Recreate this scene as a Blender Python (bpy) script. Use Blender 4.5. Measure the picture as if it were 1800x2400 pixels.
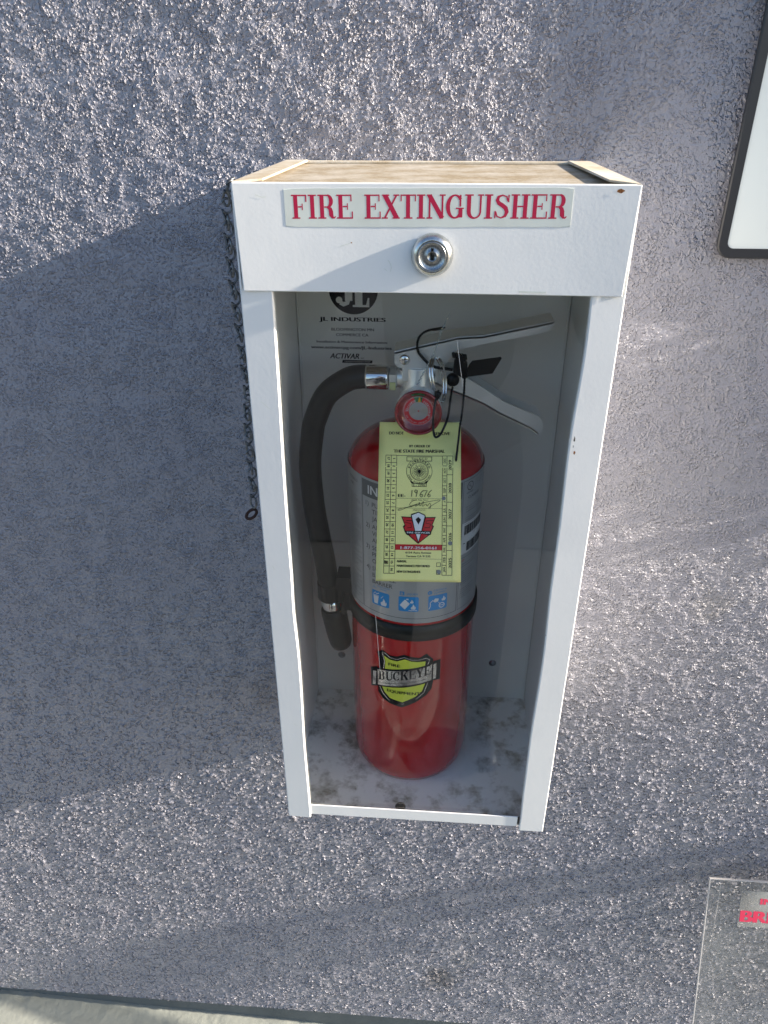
import bpy, bmesh, math, random
import numpy as np
from mathutils import Vector, Matrix
random.seed(7); np.random.seed(7)
sc = bpy.context.scene
for o in list(bpy.data.objects): bpy.data.objects.remove(o)
COL = sc.collection

# ------------------------------------------------------------------ camera
cam_d = bpy.data.cameras.new('camera'); cam = bpy.data.objects.new('camera', cam_d); COL.objects.link(cam)
cam_d.sensor_fit = 'HORIZONTAL'; cam_d.sensor_width = 36.0; cam_d.lens = 34.92
cam_d.clip_start = 0.01; cam_d.clip_end = 400
_r = Vector((0.997372, 0.072445, -0.000856)); _u = Vector((-0.034527, 0.485667, 0.873462)); _f = Vector((-0.063693, 0.871137, -0.486892))
mw = Matrix((( _r.x, _u.x, -_f.x, 0.006422), (_r.y, _u.y, -_f.y, -0.713912), (_r.z, _u.z, -_f.z, 0.654440), (0, 0, 0, 1)))
cam.matrix_world = mw
cam_d.dof.use_dof = True; cam_d.dof.focus_distance = 0.60; cam_d.dof.aperture_fstop = 40.0
sc.camera = cam

# ------------------------------------------------------------------ sun and sky
GRAZE = 3.6          # degrees between the sun's rays and the wall
SLOPE = 20.5         # fall of the shadows along the wall
g, s_ = math.radians(GRAZE), math.radians(SLOPE)
TO_SUN = Vector((math.cos(g)*math.cos(s_), -math.sin(g), math.cos(g)*math.sin(s_))).normalized()
world = bpy.data.worlds.new('World'); sc.world = world; world.use_nodes = True
wn = world.node_tree; bg = wn.nodes['Background']
sky = wn.nodes.new('ShaderNodeTexSky'); sky.sky_type = 'NISHITA'; sky.sun_disc = False
sky.sun_elevation = math.asin(TO_SUN.z); sky.sun_rotation = math.atan2(TO_SUN.x, TO_SUN.y)
sky.altitude = 100; sky.air_density = 1.0; sky.dust_density = 1.6; sky.ozone_density = 2.4
wn.links.new(sky.outputs[0], bg.inputs[0]); bg.inputs[1].default_value = 0.108
sun_d = bpy.data.lights.new('sun', 'SUN'); sun_d.energy = 5.0; sun_d.angle = math.radians(0.9); sun_d.color = (1.0, 0.90, 0.76)
sun = bpy.data.objects.new('sun', sun_d); COL.objects.link(sun); sun.location = (3, -1, 3)
sun.rotation_euler = TO_SUN.to_track_quat('Z', 'Y').to_euler()
sc.view_settings.view_transform = 'Standard'; sc.view_settings.look = 'None'
sc.view_settings.gamma = 1; sc.view_settings.use_curve_mapping = False
sc.view_settings.exposure = 1.45
sc.cycles.max_bounces = 10; sc.cycles.transparent_max_bounces = 24
sc.cycles.sample_clamp_indirect = 4.0

# ------------------------------------------------------------------ materials
def rgb(c): return (c[0], c[1], c[2], 1.0)
def mat(name, col, rough=0.5, metal=0.0, spec=0.5, coat=0.0, bump=None, vary=None, aniso=0.0):
    m = bpy.data.materials.new(name); m.use_nodes = True; n = m.node_tree.nodes; l = m.node_tree.links
    p = n['Principled BSDF']
    p.inputs['Base Color'].default_value = rgb(col); p.inputs['Roughness'].default_value = rough
    p.inputs['Metallic'].default_value = metal; p.inputs['Specular IOR Level'].default_value = spec
    p.inputs['Coat Weight'].default_value = coat; p.inputs['Coat Roughness'].default_value = 0.05
    if vary:                      # (colour, scale, low, high)
        c2, sc_, lo, hi = vary
        t = n.new('ShaderNodeTexCoord'); nz = n.new('ShaderNodeTexNoise'); nz.inputs['Scale'].default_value = sc_
        nz.inputs['Detail'].default_value = 8; nz.inputs['Roughness'].default_value = 0.65
        r = n.new('ShaderNodeValToRGB'); r.color_ramp.elements[0].position = lo; r.color_ramp.elements[1].position = hi
        r.color_ramp.elements[0].color = rgb(col); r.color_ramp.elements[1].color = rgb(c2)
        l.new(t.outputs['Object'], nz.inputs['Vector']); l.new(nz.outputs['Fac'], r.inputs[0]); l.new(r.outputs[0], p.inputs['Base Color'])
    if bump:                      # list of (scale, distance)
        t = n.new('ShaderNodeTexCoord'); prev = None
        for sc_, d in bump:
            nz = n.new('ShaderNodeTexNoise'); nz.inputs['Scale'].default_value = sc_; nz.inputs['Detail'].default_value = 3
            b = n.new('ShaderNodeBump'); b.inputs['Strength'].default_value = 1.0; b.inputs['Distance'].default_value = d
            l.new(t.outputs['Object'], nz.inputs['Vector']); l.new(nz.outputs['Fac'], b.inputs['Height'])
            if prev: l.new(prev.outputs[0], b.inputs['Normal'])
            prev = b
        l.new(prev.outputs[0], p.inputs['Normal'])
    return m
M = {}
M['wall'] = mat('stucco_paint', (0.250, 0.246, 0.290), 0.30, spec=0.9, vary=((0.280, 0.274, 0.310), 9, 0.35, 0.7))
M['wall'].cycles.use_bump_map_correction = False
def stucco_relief(m):
    n = m.node_tree.nodes; l = m.node_tree.links; p = n['Principled BSDF']; t = n.new('ShaderNodeTexCoord'); prev = None
    def N(sc_, det, rough=0.5):
        z = n.new('ShaderNodeTexNoise'); z.inputs['Scale'].default_value = sc_; z.inputs['Detail'].default_value = det; z.inputs['Roughness'].default_value = rough; l.new(t.outputs['Object'], z.inputs['Vector']); return z
    a = N(370, 2.5); w = N(38, 3)          # grains, and slow drift that crowds them in some places
    ad = n.new('ShaderNodeMath'); ad.operation = 'MULTIPLY_ADD'; ad.inputs[1].default_value = 0.45; l.new(w.outputs['Fac'], ad.inputs[0]); l.new(a.outputs['Fac'], ad.inputs[2])
    mr = n.new('ShaderNodeMapRange'); mr.inputs[1].default_value = 0.715; mr.inputs[2].default_value = 0.99; l.new(ad.outputs[0], mr.inputs[0])
    a2 = N(185, 2.5); ad2 = n.new('ShaderNodeMath'); ad2.operation = 'MULTIPLY_ADD'; ad2.inputs[1].default_value = 0.40; l.new(w.outputs['Fac'], ad2.inputs[0]); l.new(a2.outputs['Fac'], ad2.inputs[2])
    mr2 = n.new('ShaderNodeMapRange'); mr2.inputs[1].default_value = 0.725; mr2.inputs[2].default_value = 0.97; mr2.inputs[4].default_value = 2.0; l.new(ad2.outputs[0], mr2.inputs[0])
    sp = n.new('ShaderNodeSeparateXYZ'); l.new(t.outputs['Object'], sp.inputs[0])          # the float coat grows coarser towards the ground
    zr = n.new('ShaderNodeMapRange'); zr.inputs[1].default_value = 0.35; zr.inputs[2].default_value = -0.25; l.new(sp.outputs[2], zr.inputs[0])
    mx = n.new('ShaderNodeMix'); l.new(zr.outputs[0], mx.inputs[0]); l.new(mr.outputs[0], mx.inputs[2]); l.new(mr2.outputs[0], mx.inputs[3])
    for src, dist in ((mx.outputs[0], 0.0019), (N(620, 2).outputs['Fac'], 0.0007)):
        b = n.new('ShaderNodeBump'); b.inputs['Distance'].default_value = dist; l.new(src, b.inputs['Height'])
        if prev: l.new(prev.outputs[0], b.inputs['Normal'])
        prev = b
    l.new(prev.outputs[0], p.inputs['Normal'])
stucco_relief(M['wall'])
def smudge(m, spots):
    n = m.node_tree.nodes; l = m.node_tree.links; p = n['Principled BSDF']; src = p.inputs['Base Color'].links[0].from_socket
    t = n.new('ShaderNodeTexCoord'); nz = n.new('ShaderNodeTexNoise'); nz.inputs['Scale'].default_value = 34; nz.inputs['Detail'].default_value = 7; l.new(t.outputs['Object'], nz.inputs['Vector'])
    for x, z, r, k, col in spots:
        d = n.new('ShaderNodeVectorMath'); d.operation = 'DISTANCE'; d.inputs[1].default_value = (x, 0, z); l.new(t.outputs['Object'], d.inputs[0])
        a = n.new('ShaderNodeMath'); a.operation = 'MULTIPLY_ADD'; a.inputs[1].default_value = r*1.6; l.new(nz.outputs['Fac'], a.inputs[0]); l.new(d.outputs['Value'], a.inputs[2])
        mr = n.new('ShaderNodeMapRange'); mr.inputs[1].default_value = r*1.9; mr.inputs[2].default_value = r*0.9; mr.inputs[4].default_value = k; mr.interpolation_type = 'SMOOTHSTEP'; l.new(a.outputs[0], mr.inputs[0])
        mx = n.new('ShaderNodeMix'); mx.data_type = 'RGBA'; l.new(mr.outputs[0], mx.inputs[0]); l.new(src, mx.inputs[6]); mx.inputs[7].default_value = rgb(col); src = mx.outputs[2]
    l.new(src, p.inputs['Base Color'])
smudge(M['wall'], [(0.045, -0.635, 0.045, 0.65, (0.10, 0.09, 0.09)), (0.085, -0.575, 0.035, 0.30, (0.26, 0.24, 0.22)), (-0.20, -0.02, 0.05, 0.35, (0.17, 0.145, 0.14)), (-0.70, -0.74, 0.05, 0.4, (0.30, 0.30, 0.31)), (0.33, 0.15, 0.03, 0.25, (0.30, 0.27, 0.22))])
M['white'] = mat('white_powder_coat', (0.80, 0.80, 0.79), 0.32, bump=[(420, 0.00006), (26, 0.00014)], vary=((0.74, 0.745, 0.74), 14, 0.45, 0.8))
M['white_in'] = mat('white_enamel_inside', (0.85, 0.86, 0.81), 0.38, bump=[(300, 0.00005)], vary=((0.79, 0.79, 0.775), 10, 0.4, 0.75))
M['rust'] = mat('rust', (0.12, 0.035, 0.012), 0.9, vary=((0.30, 0.12, 0.03), 900, 0.4, 0.6))
M['rustdark'] = mat('rust_dark', (0.045, 0.020, 0.014), 0.9)
M['chip'] = mat('chipped_steel', (0.04, 0.035, 0.03), 0.8)
M['sticker'] = mat('sticker_vinyl', (0.66, 0.69, 0.64), 0.45, vary=((0.60, 0.62, 0.56), 60, 0.45, 0.75))
M['redink'] = mat('red_ink', (0.46, 0.005, 0.050), 0.5)
M['ink'] = mat('black_ink', (0.010, 0.010, 0.012), 0.6, spec=0.15)
M['fineink'] = mat('fine_black_ink', (0.06, 0.06, 0.065), 0.6)
M['red'] = mat('red_enamel', (0.42, 0.005, 0.008), 0.14, coat=0.6, spec=0.5, bump=[(60, 0.0001)], vary=((0.30, 0.005, 0.008), 25, 0.4, 0.8))
M['alu'] = mat('brushed_aluminium', (0.86, 0.87, 0.86), 0.38, metal=0.75, bump=[(240, 0.00006)])
M['chrome'] = mat('chrome', (0.72, 0.73, 0.74), 0.12, metal=1.0, bump=[(500, 0.00002)])
M['lockring'] = mat('lock_plating', (0.60, 0.61, 0.60), 0.27, metal=1.0, vary=((0.42, 0.42, 0.38), 300, 0.45, 0.7), bump=[(700, 0.00005)])
M['lockface'] = mat('lock_face', (0.30, 0.32, 0.34), 0.32, metal=1.0, vary=((0.55, 0.55, 0.55), 1200, 0.5, 0.62), bump=[(900, 0.00008)])
M['rubber'] = mat('black_rubber', (0.009, 0.010, 0.010), 0.40, spec=0.3, bump=[(800, 0.00006)], vary=((0.020, 0.021, 0.019), 60, 0.4, 0.8))
M['plastic'] = mat('black_plastic', (0.007, 0.007, 0.008), 0.35, spec=0.3)
M['label'] = mat('silver_label', (0.40, 0.415, 0.43), 0.30, metal=0.35, vary=((0.36, 0.375, 0.39), 20, 0.4, 0.8))
M['bar'] = mat('label_dark_bar', (0.11, 0.115, 0.12), 0.5)
M['pale'] = mat('label_pale_ink', (0.62, 0.64, 0.66), 0.5)
M['blue'] = mat('label_blue_ink', (0.010, 0.23, 0.56), 0.4)
M['yellow'] = mat('tag_card', (0.90, 0.88, 0.36), 0.6, spec=0.3)
M['shieldy'] = mat('shield_yellow', (0.60, 0.66, 0.06), 0.35)
M['foil'] = mat('silver_foil', (0.72, 0.73, 0.74), 0.25, metal=0.85, vary=((0.35, 0.35, 0.36), 120, 0.4, 0.62))
M['dial_red'] = mat('dial_red', (0.66, 0.012, 0.025), 0.4)
M['dial_reflection'] = mat('gauge_rim_reflection', (0.24, 0.008, 0.012), 0.10, coat=1.0)  # the dial's red reflected in the clear rim, put into its colour
M['hub'] = mat('dial_hub_metal', (0.46, 0.46, 0.44), 0.45, metal=0.7)
M['green'] = mat('dial_green', (0.01, 0.16, 0.05), 0.4)
M['needle'] = mat('needle_yellow', (0.80, 0.42, 0.01), 0.4)
M['signwhite'] = mat('sign_face', (0.60, 0.64, 0.64), 0.35)
M['signblack'] = mat('sign_frame', (0.016, 0.017, 0.022), 0.38, bump=[(500, 0.00004)])
M['chain'] = mat('dull_zinc', (0.20, 0.205, 0.21), 0.38, metal=0.8, vary=((0.06, 0.06, 0.06), 300, 0.4, 0.7))
M['seal'] = mat('seal_yellow', (0.60, 0.62, 0.28), 0.5)
M['found'] = mat('foundation_paint', (0.085, 0.10, 0.105), 0.7, bump=[(60, 0.002), (400, 0.0004)], vary=((0.12, 0.135, 0.14), 15, 0.4, 0.7))
M['concrete'] = mat('painted_concrete', (0.28, 0.29, 0.255), 0.75, bump=[(14, 0.006), (120, 0.0008), (900, 0.0002)], vary=((0.25, 0.26, 0.235), 5, 0.35, 0.7))
M['lot'] = mat('weathered_concrete', (0.15, 0.148, 0.14), 0.85, bump=[(60, 0.002)], vary=((0.10, 0.10, 0.095), 1.5, 0.4, 0.6))
M['skin'] = mat('skin', (0.42, 0.24, 0.17), 0.5); M['hair'] = mat('dark_hair', (0.02, 0.015, 0.012), 0.6)
M['jacket'] = mat('dark_jacket', (0.010, 0.011, 0.014), 0.9, spec=0.1, bump=[(40, 0.004)]); M['trousers'] = mat('dark_trousers', (0.010, 0.011, 0.014), 0.9, spec=0.1, bump=[(40, 0.003)]); M['shoe'] = mat('black_shoe', (0.012, 0.012, 0.012), 0.5)
M['asphalt'] = mat('asphalt', (0.055, 0.055, 0.058), 0.85, bump=[(200, 0.002)])
M['darkhole'] = mat('deep_hole', (0.004, 0.004, 0.004), 0.9)
M['dry'] = mat('dried_debris', (0.10, 0.085, 0.06), 0.9, vary=((0.03, 0.025, 0.02), 500, 0.4, 0.6))
M['logo_red'] = mat('logo_red', (0.55, 0.012, 0.02), 0.5)
M['logo_white'] = mat('logo_white', (0.76, 0.80, 0.86), 0.5)
M['greydot'] = mat('punch_grey', (0.22, 0.24, 0.25), 0.7)
M['stone'] = mat('pale_stone', (0.6, 0.58, 0.52), 0.8)
M['bracket'] = mat('galvanised_steel', (0.4, 0.4, 0.4), 0.5, metal=0.8)

def dusty(name, clean, dirt, dirt2, rings=None, sc1=16.0, lo=0.42, hi=0.60, edge=None):
    """enamel with dust lying on it; rings = (x, y, r) centres of wiped ring marks"""
    m = mat(name, clean, 0.5); n = m.node_tree.nodes; l = m.node_tree.links; p = n['Principled BSDF']
    t = n.new('ShaderNodeTexCoord')
    a = n.new('ShaderNodeTexNoise'); a.inputs['Scale'].default_value = sc1; a.inputs['Detail'].default_value = 9; a.inputs['Roughness'].default_value = 0.7
    b = n.new('ShaderNodeTexNoise'); b.inputs['Scale'].default_value = 260; b.inputs['Detail'].default_value = 6; b.inputs['Roughness'].default_value = 0.7
    for q in (a, b): l.new(t.outputs['Object'], q.inputs['Vector'])
    r = n.new('ShaderNodeMapRange'); r.inputs[1].default_value = lo; r.inputs[2].default_value = hi
    l.new(a.outputs['Fac'], r.inputs[0])
    fac = r.outputs[0]
    if rings:
        x0, y0, rad = rings
        vm = n.new('ShaderNodeVectorMath'); vm.operation = 'DISTANCE'; vm.inputs[1].default_value = (x0, y0, 0)
        sep = n.new('ShaderNodeSeparateXYZ'); cmb = n.new('ShaderNodeCombineXYZ')
        l.new(t.outputs['Object'], sep.inputs[0]); l.new(sep.outputs[0], cmb.inputs[0]); l.new(sep.outputs[1], cmb.inputs[1]); l.new(cmb.outputs[0], vm.inputs[0])
        wob = n.new('ShaderNodeMath'); wob.operation = 'MULTIPLY_ADD'; wob.inputs[1].default_value = 0.016
        l.new(b.outputs['Fac'], wob.inputs[0]); 
        w2 = n.new('ShaderNodeMath'); w2.operation = 'MULTIPLY_ADD'; w2.inputs[1].default_value = 0.02; l.new(a.outputs['Fac'], w2.inputs[0]); l.new(vm.outputs['Value'], w2.inputs[2]); l.new(w2.outputs[0], wob.inputs[2])
        mr = n.new('ShaderNodeMapRange'); mr.inputs[1].default_value = rad + 0.008; mr.inputs[2].default_value = rad + 0.028
        l.new(wob.outputs[0], mr.inputs[0])
        mu = n.new('ShaderNodeMath'); mu.operation = 'MULTIPLY'; l.new(fac, mu.inputs[0]); l.new(mr.outputs[0], mu.inputs[1])
        # scuffed arcs left by the turning cylinder
        sn = n.new('ShaderNodeMath'); sn.operation = 'SINE'; k = n.new('ShaderNodeMath'); k.operation = 'MULTIPLY'; k.inputs[1].default_value = 900
        l.new(vm.outputs['Value'], k.inputs[0]); l.new(k.outputs[0], sn.inputs[0])
        m2 = n.new('ShaderNodeMapRange'); m2.inputs[1].default_value = 0.80; m2.inputs[2].default_value = 1.0; m2.inputs[4].default_value = 0.45
        l.new(sn.outputs[0], m2.inputs[0])
        gate = n.new('ShaderNodeMapRange'); gate.inputs[1].default_value = 0.50; gate.inputs[2].default_value = 0.62; l.new(a.outputs['Fac'], gate.inputs[0])
        g2 = n.new('ShaderNodeMath'); g2.operation = 'MULTIPLY'; l.new(m2.outputs[0], g2.inputs[0]); l.new(gate.outputs[0], g2.inputs[1])
        lim = n.new('ShaderNodeMapRange'); lim.inputs[1].default_value = rad + 0.022; lim.inputs[2].default_value = rad + 0.02; l.new(vm.outputs['Value'], lim.inputs[0])
        g3 = n.new('ShaderNodeMath'); g3.operation = 'MULTIPLY'; l.new(g2.outputs[0], g3.inputs[0]); l.new(lim.outputs[0], g3.inputs[1])
        mx = n.new('ShaderNodeMath'); mx.operation = 'MAXIMUM'; l.new(mu.outputs[0], mx.inputs[0]); l.new(g3.outputs[0], mx.inputs[1]); fac = mx.outputs[0]
    dr = n.new('ShaderNodeValToRGB'); dr.color_ramp.elements[0].position = 0.35; dr.color_ramp.elements[1].position = 0.66
    dr.color_ramp.elements[0].color = rgb(dirt2); dr.color_ramp.elements[1].color = rgb(dirt); l.new(b.outputs['Fac'], dr.inputs[0])
    mix = n.new('ShaderNodeMix'); mix.data_type = 'RGBA'; mix.inputs[6].default_value = rgb(clean)
    l.new(fac, mix.inputs[0]); l.new(dr.outputs[0], mix.inputs[7]); l.new(mix.outputs[2], p.inputs['Base Color'])
    rr = n.new('ShaderNodeMapRange'); rr.inputs[3].default_value = 0.35; rr.inputs[4].default_value = 0.9; l.new(fac, rr.inputs[0]); l.new(rr.outputs[0], p.inputs['Roughness'])
    bu = n.new('ShaderNodeBump'); bu.inputs['Distance'].default_value = 0.0002; l.new(b.outputs['Fac'], bu.inputs['Height']); l.new(bu.outputs[0], p.inputs['Normal'])
    return m
M['dusttop'] = dusty('dusty_top', (0.62, 0.58, 0.52), (0.37, 0.295, 0.195), (0.22, 0.17, 0.11), sc1=28, lo=0.20, hi=0.60)
M['dustflap'] = dusty('dusty_flap', (0.72, 0.70, 0.64), (0.50, 0.42, 0.30), (0.44, 0.35, 0.24), lo=0.30, hi=0.6)
M['floor'] = dusty('dusty_floor', (0.90, 0.91, 0.88), (0.48, 0.47, 0.41), (0.22, 0.21, 0.165), rings=(0.004, -0.092, 0.066), sc1=34, lo=0.48, hi=0.64)

def clear(name, tint, ior=1.5, dust=0.02, dcol=(0.7, 0.7, 0.65), rough=0.0, specks=0.0):
    m = bpy.data.materials.new(name); m.use_nodes = True; n = m.node_tree.nodes; l = m.node_tree.links
    n.remove(n['Principled BSDF']); out = n['Material Output']
    tr = n.new('ShaderNodeBsdfTransparent'); tr.inputs[0].default_value = rgb(tint)
    gl = n.new('ShaderNodeBsdfGlossy'); gl.inputs['Roughness'].default_value = rough
    fr = n.new('ShaderNodeFresnel'); ge = n.new('ShaderNodeNewGeometry'); io = n.new('ShaderNodeMapRange')
    io.inputs[3].default_value = ior; io.inputs[4].default_value = 1/ior      # parallel faces: no total reflection on the way out
    l.new(ge.outputs['Backfacing'], io.inputs[0]); l.new(io.outputs[0], fr.inputs[0])
    mx = n.new('ShaderNodeMixShader'); l.new(fr.outputs[0], mx.inputs[0]); l.new(tr.outputs[0], mx.inputs[1]); l.new(gl.outputs[0], mx.inputs[2])
    df = n.new('ShaderNodeBsdfDiffuse'); df.inputs[0].default_value = rgb(dcol)
    m2 = n.new('ShaderNodeMixShader'); l.new(mx.outputs[0], m2.inputs[1]); l.new(df.outputs[0], m2.inputs[2])
    t = n.new('ShaderNodeTexCoord'); nz = n.new('ShaderNodeTexNoise'); nz.inputs['Scale'].default_value = 12; nz.inputs['Detail'].default_value = 6
    l.new(t.outputs['Object'], nz.inputs['Vector'])
    mr = n.new('ShaderNodeMapRange'); mr.inputs[1].default_value = 0.35; mr.inputs[2].default_value = 0.75; mr.inputs[3].default_value = dust*0.4; mr.inputs[4].default_value = dust*1.8
    l.new(nz.outputs['Fac'], mr.inputs[0]); fac = mr.outputs[0]
    if specks:
        vo = n.new('ShaderNodeTexVoronoi'); vo.inputs['Scale'].default_value = specks; l.new(t.outputs['Object'], vo.inputs['Vector'])
        lt = n.new('ShaderNodeMath'); lt.operation = 'LESS_THAN'; lt.inputs[1].default_value = 0.035; l.new(vo.outputs['Distance'], lt.inputs[0])
        k = n.new('ShaderNodeMath'); k.operation = 'MULTIPLY_ADD'; k.inputs[1].default_value = 0.22; l.new(lt.outputs[0], k.inputs[0]); l.new(fac, k.inputs[2]); fac = k.outputs[0]
    l.new(fac, m2.inputs[0]); l.new(m2.outputs[0], out.inputs[0])
    return m
M['glass'] = clear('window_glass', (0.985, 0.99, 0.985), dust=0.0015, specks=130)
M['acrylic'] = clear('clear_acrylic', (0.95, 0.955, 0.95), dust=0.05, specks=90)
M['acrylic_edge'] = mat('acrylic_edge', (0.62, 0.58, 0.55), 0.25)
M['filmlabel'] = clear('film_label', (0.80, 0.78, 0.77), dust=0.30, rough=0.2)
M['lens'] = clear('gauge_lens', (0.93, 0.90, 0.90), ior=1.25, dust=0.004)
M['nylon'] = clear('nylon', (0.80, 0.83, 0.82), dust=0.30, dcol=(0.75, 0.8, 0.8), rough=0.15)

# ------------------------------------------------------------------ mesh helpers
def V(*a): return Vector(a)
class MB:
    def __init__(s): s.v = []; s.f = []; s.smooth = []
    def add(s, vs, fs, smooth=False):
        k = len(s.v); s.v += [tuple(p) for p in vs]; s.f += [tuple(i + k for i in f) for f in fs]; s.smooth += [smooth]*len(fs); return s
    def box(s, a, b):
        x0, y0, z0 = a; x1, y1, z1 = b
        vs = [(x, y, z) for z in (z0, z1) for y in (y0, y1) for x in (x0, x1)]
        return s.add(vs, [(0, 2, 3, 1), (4, 5, 7, 6), (0, 1, 5, 4), (2, 6, 7, 3), (0, 4, 6, 2), (1, 3, 7, 5)])
    def hexa(s, p8):          # 4 bottom corners then 4 top corners, same order
        return s.add(p8, [(0, 3, 2, 1), (4, 5, 6, 7), (0, 1, 5, 4), (1, 2, 6, 5), (2, 3, 7, 6), (3, 0, 4, 7)])
    def tube(s, pts, rad, n=12, caps=True, closed=False, flat=None):
        pts = [Vector(p) for p in pts]; N = len(pts)
        rads = rad if isinstance(rad, (list, tuple)) else [rad]*N
        tan = []
        for i in range(N):
            if closed: t = pts[(i+1) % N] - pts[i-1]
            else: t = pts[min(i+1, N-1)] - pts[max(i-1, 0)]
            tan.append(t.normalized() if t.length > 1e-9 else V(0, 0, 1))
        ref = V(0, 0, 1) if abs(tan[0].z) < 0.9 else V(1, 0, 0)
        nrm = (ref - tan[0]*ref.dot(tan[0])).normalized(); vs = []; fs = []
        for i in range(N):
            nrm = (nrm - tan[i]*nrm.dot(tan[i])).normalized(); bi = tan[i].cross(nrm)
            for j in range(n):
                a = 2*math.pi*j/n; fx, fy = (1, 1) if flat is None else flat
                vs.append(pts[i] + (nrm*math.cos(a)*fx + bi*math.sin(a)*fy)*rads[i])
        R = N if closed else N-1
        for i in range(R):
            for j in range(n):
                i2 = (i+1) % N; fs.append((i*n+j, i*n+(j+1) % n, i2*n+(j+1) % n, i2*n+j))
        s.add(vs, fs, True)
        if caps and not closed:
            s.add(vs[:n], [tuple(range(n))[::-1]]); s.add(vs[-n:], [tuple(range(n))])
        return s
    def lathe(s, prof, org, ax, n=48, smooth=True):   # prof = [(radius, height)]
        org = Vector(org); ax = Vector(ax).normalized(); ref = V(1, 0, 0) if abs(ax.x) < 0.9 else V(0, 0, 1)
        e1 = (ref - ax*ref.dot(ax)).normalized(); e2 = ax.cross(e1); vs = []; fs = []
        for r, h in prof:
            for j in range(n):
                a = 2*math.pi*j/n; vs.append(org + ax*h + (e1*math.cos(a) + e2*math.sin(a))*max(r, 1e-6))
        for i in range(len(prof)-1):
            for j in range(n): fs.append((i*n+j, i*n+(j+1) % n, (i+1)*n+(j+1) % n, (i+1)*n+j))
        return s.add(vs, fs, smooth)
    def plate(s, poly, fn, th):   # 2D polygon; fn(x, y, d) -> 3D ; d = offset off the surface
        n = len(poly); a = [fn(x, y, 0) for x, y in poly]; b = [fn(x, y, th) for x, y in poly]
        s.add(a + b, [tuple(range(n)), tuple(range(2*n-1, n-1, -1))] + [(i, i+n, (i+1) % n+n, (i+1) % n) for i in range(n)])
        return s
    def flat(s, poly, fn, d=0.0):
        return s.add([fn(x, y, d) for x, y in poly], [tuple(range(len(poly)))])
    def build(s, name, m, parent=None, label=None, kind=None, bevel=0, auto=None):
        me = bpy.data.meshes.new(name); off = ROOT.get(parent, Vector((0, 0, 0)))
        me.from_pydata([(p[0]-off.x, p[1]-off.y, p[2]-off.z) for p in s.v], [], s.f)
        me.polygons.foreach_set('use_smooth', s.smooth); me.materials.append(M[m] if isinstance(m, str) else m)
        bm = bmesh.new(); bm.from_mesh(me)
        if bevel: bmesh.ops.remove_doubles(bm, verts=bm.verts, dist=1e-6)
        bmesh.ops.recalc_face_normals(bm, faces=bm.faces); bm.to_mesh(me); bm.free(); me.update()
        o = bpy.data.objects.new(name, me); COL.objects.link(o)
        if parent: o.parent = parent; ROOT[o] = off
        if label: o['label'] = label
        if kind: o['kind'] = kind
        if bevel:
            b = o.modifiers.new('bevel', 'BEVEL'); b.width = bevel; b.segments = 3; b.limit_method = 'ANGLE'; b.angle_limit = math.radians(40)
        return o
ROOT = {}
def thing(name, label, cat, loc):
    o = bpy.data.objects.new(name, None); COL.objects.link(o); o.location = loc; o.empty_display_size = 0.05
    o['label'] = label; o['category'] = cat; ROOT[o] = Vector(loc); return o

def smooth_path(pts, k=8):
    pts = [Vector(p) for p in pts]; P = [pts[0]*2-pts[1]] + pts + [pts[-1]*2-pts[-2]]; out = []
    for i in range(1, len(P)-2):
        for j in range(k):
            t = j/k; a, b, c, d = P[i-1], P[i], P[i+1], P[i+2]
            out.append(0.5*((2*b) + (c-a)*t + (2*a-5*b+4*c-d)*t*t + (3*b-a-3*c+d)*t**3))
    out.append(pts[-1]); return out

# flat print: text from the built-in font, laid out in 2D and mapped on a surface
_tc = {}
def glyphs(body, bold):
    key = (body, bold)
    if key not in _tc:
        c = bpy.data.curves.new('t', 'FONT'); c.body = body; c.offset = bold; c.resolution_u = 4
        o = bpy.data.objects.new('t', c); me = bpy.data.meshes.new_from_object(o)
        vs = [(v.co.x, v.co.y) for v in me.vertices]; fs = [tuple(p.vertices) for p in me.polygons]
        bpy.data.objects.remove(o); bpy.data.curves.remove(c); bpy.data.meshes.remove(me)
        xs = [v[0] for v in vs] or [0, 1]; _tc[key] = (vs, fs, min(xs), max(xs))
    return _tc[key]
def text(mb, fn, body, x, y, h, w=None, al='c', rot=0.0, bold=0.0, shear=0.0, d=0.0, curve=None):
    """cap height h, total width w, baseline start/centre at (x, y) of the 2D space"""
    vs, fs, x0, x1 = glyphs(body, 0.0)
    sy = h/0.70; sx = (w/(x1-x0)) if w else sy*0.95; W = (x1-x0)*sx
    ox = {'c': -W/2, 'l': 0, 'r': -W}[al]; c, s = math.cos(rot), math.sin(rot)
    for k, sh in enumerate((0.0,) if bold < 0.005 else (-1.1, 0.0, 1.1)):      # heavier weight: the same outline struck again beside itself
        out = []
        for a, b in vs:
            px = (a-x0+sh*bold)*sx + ox; py = b*sy; px += shear*py
            if curve: py += curve(px)
            out.append(fn(x + px*c - py*s, y + px*s + py*c, d+k*0.000004))
        mb.add(out, fs)
def seg(mb, fn, a, b, w, d=0.0):
    ax, ay = a; bx, by = b; L = math.hypot(bx-ax, by-ay) or 1; nx, ny = -(by-ay)/L*w/2, (bx-ax)/L*w/2
    mb.flat([(ax-nx, ay-ny), (bx-nx, by-ny), (bx+nx, by+ny), (ax+nx, ay+ny)], fn, d)
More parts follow.
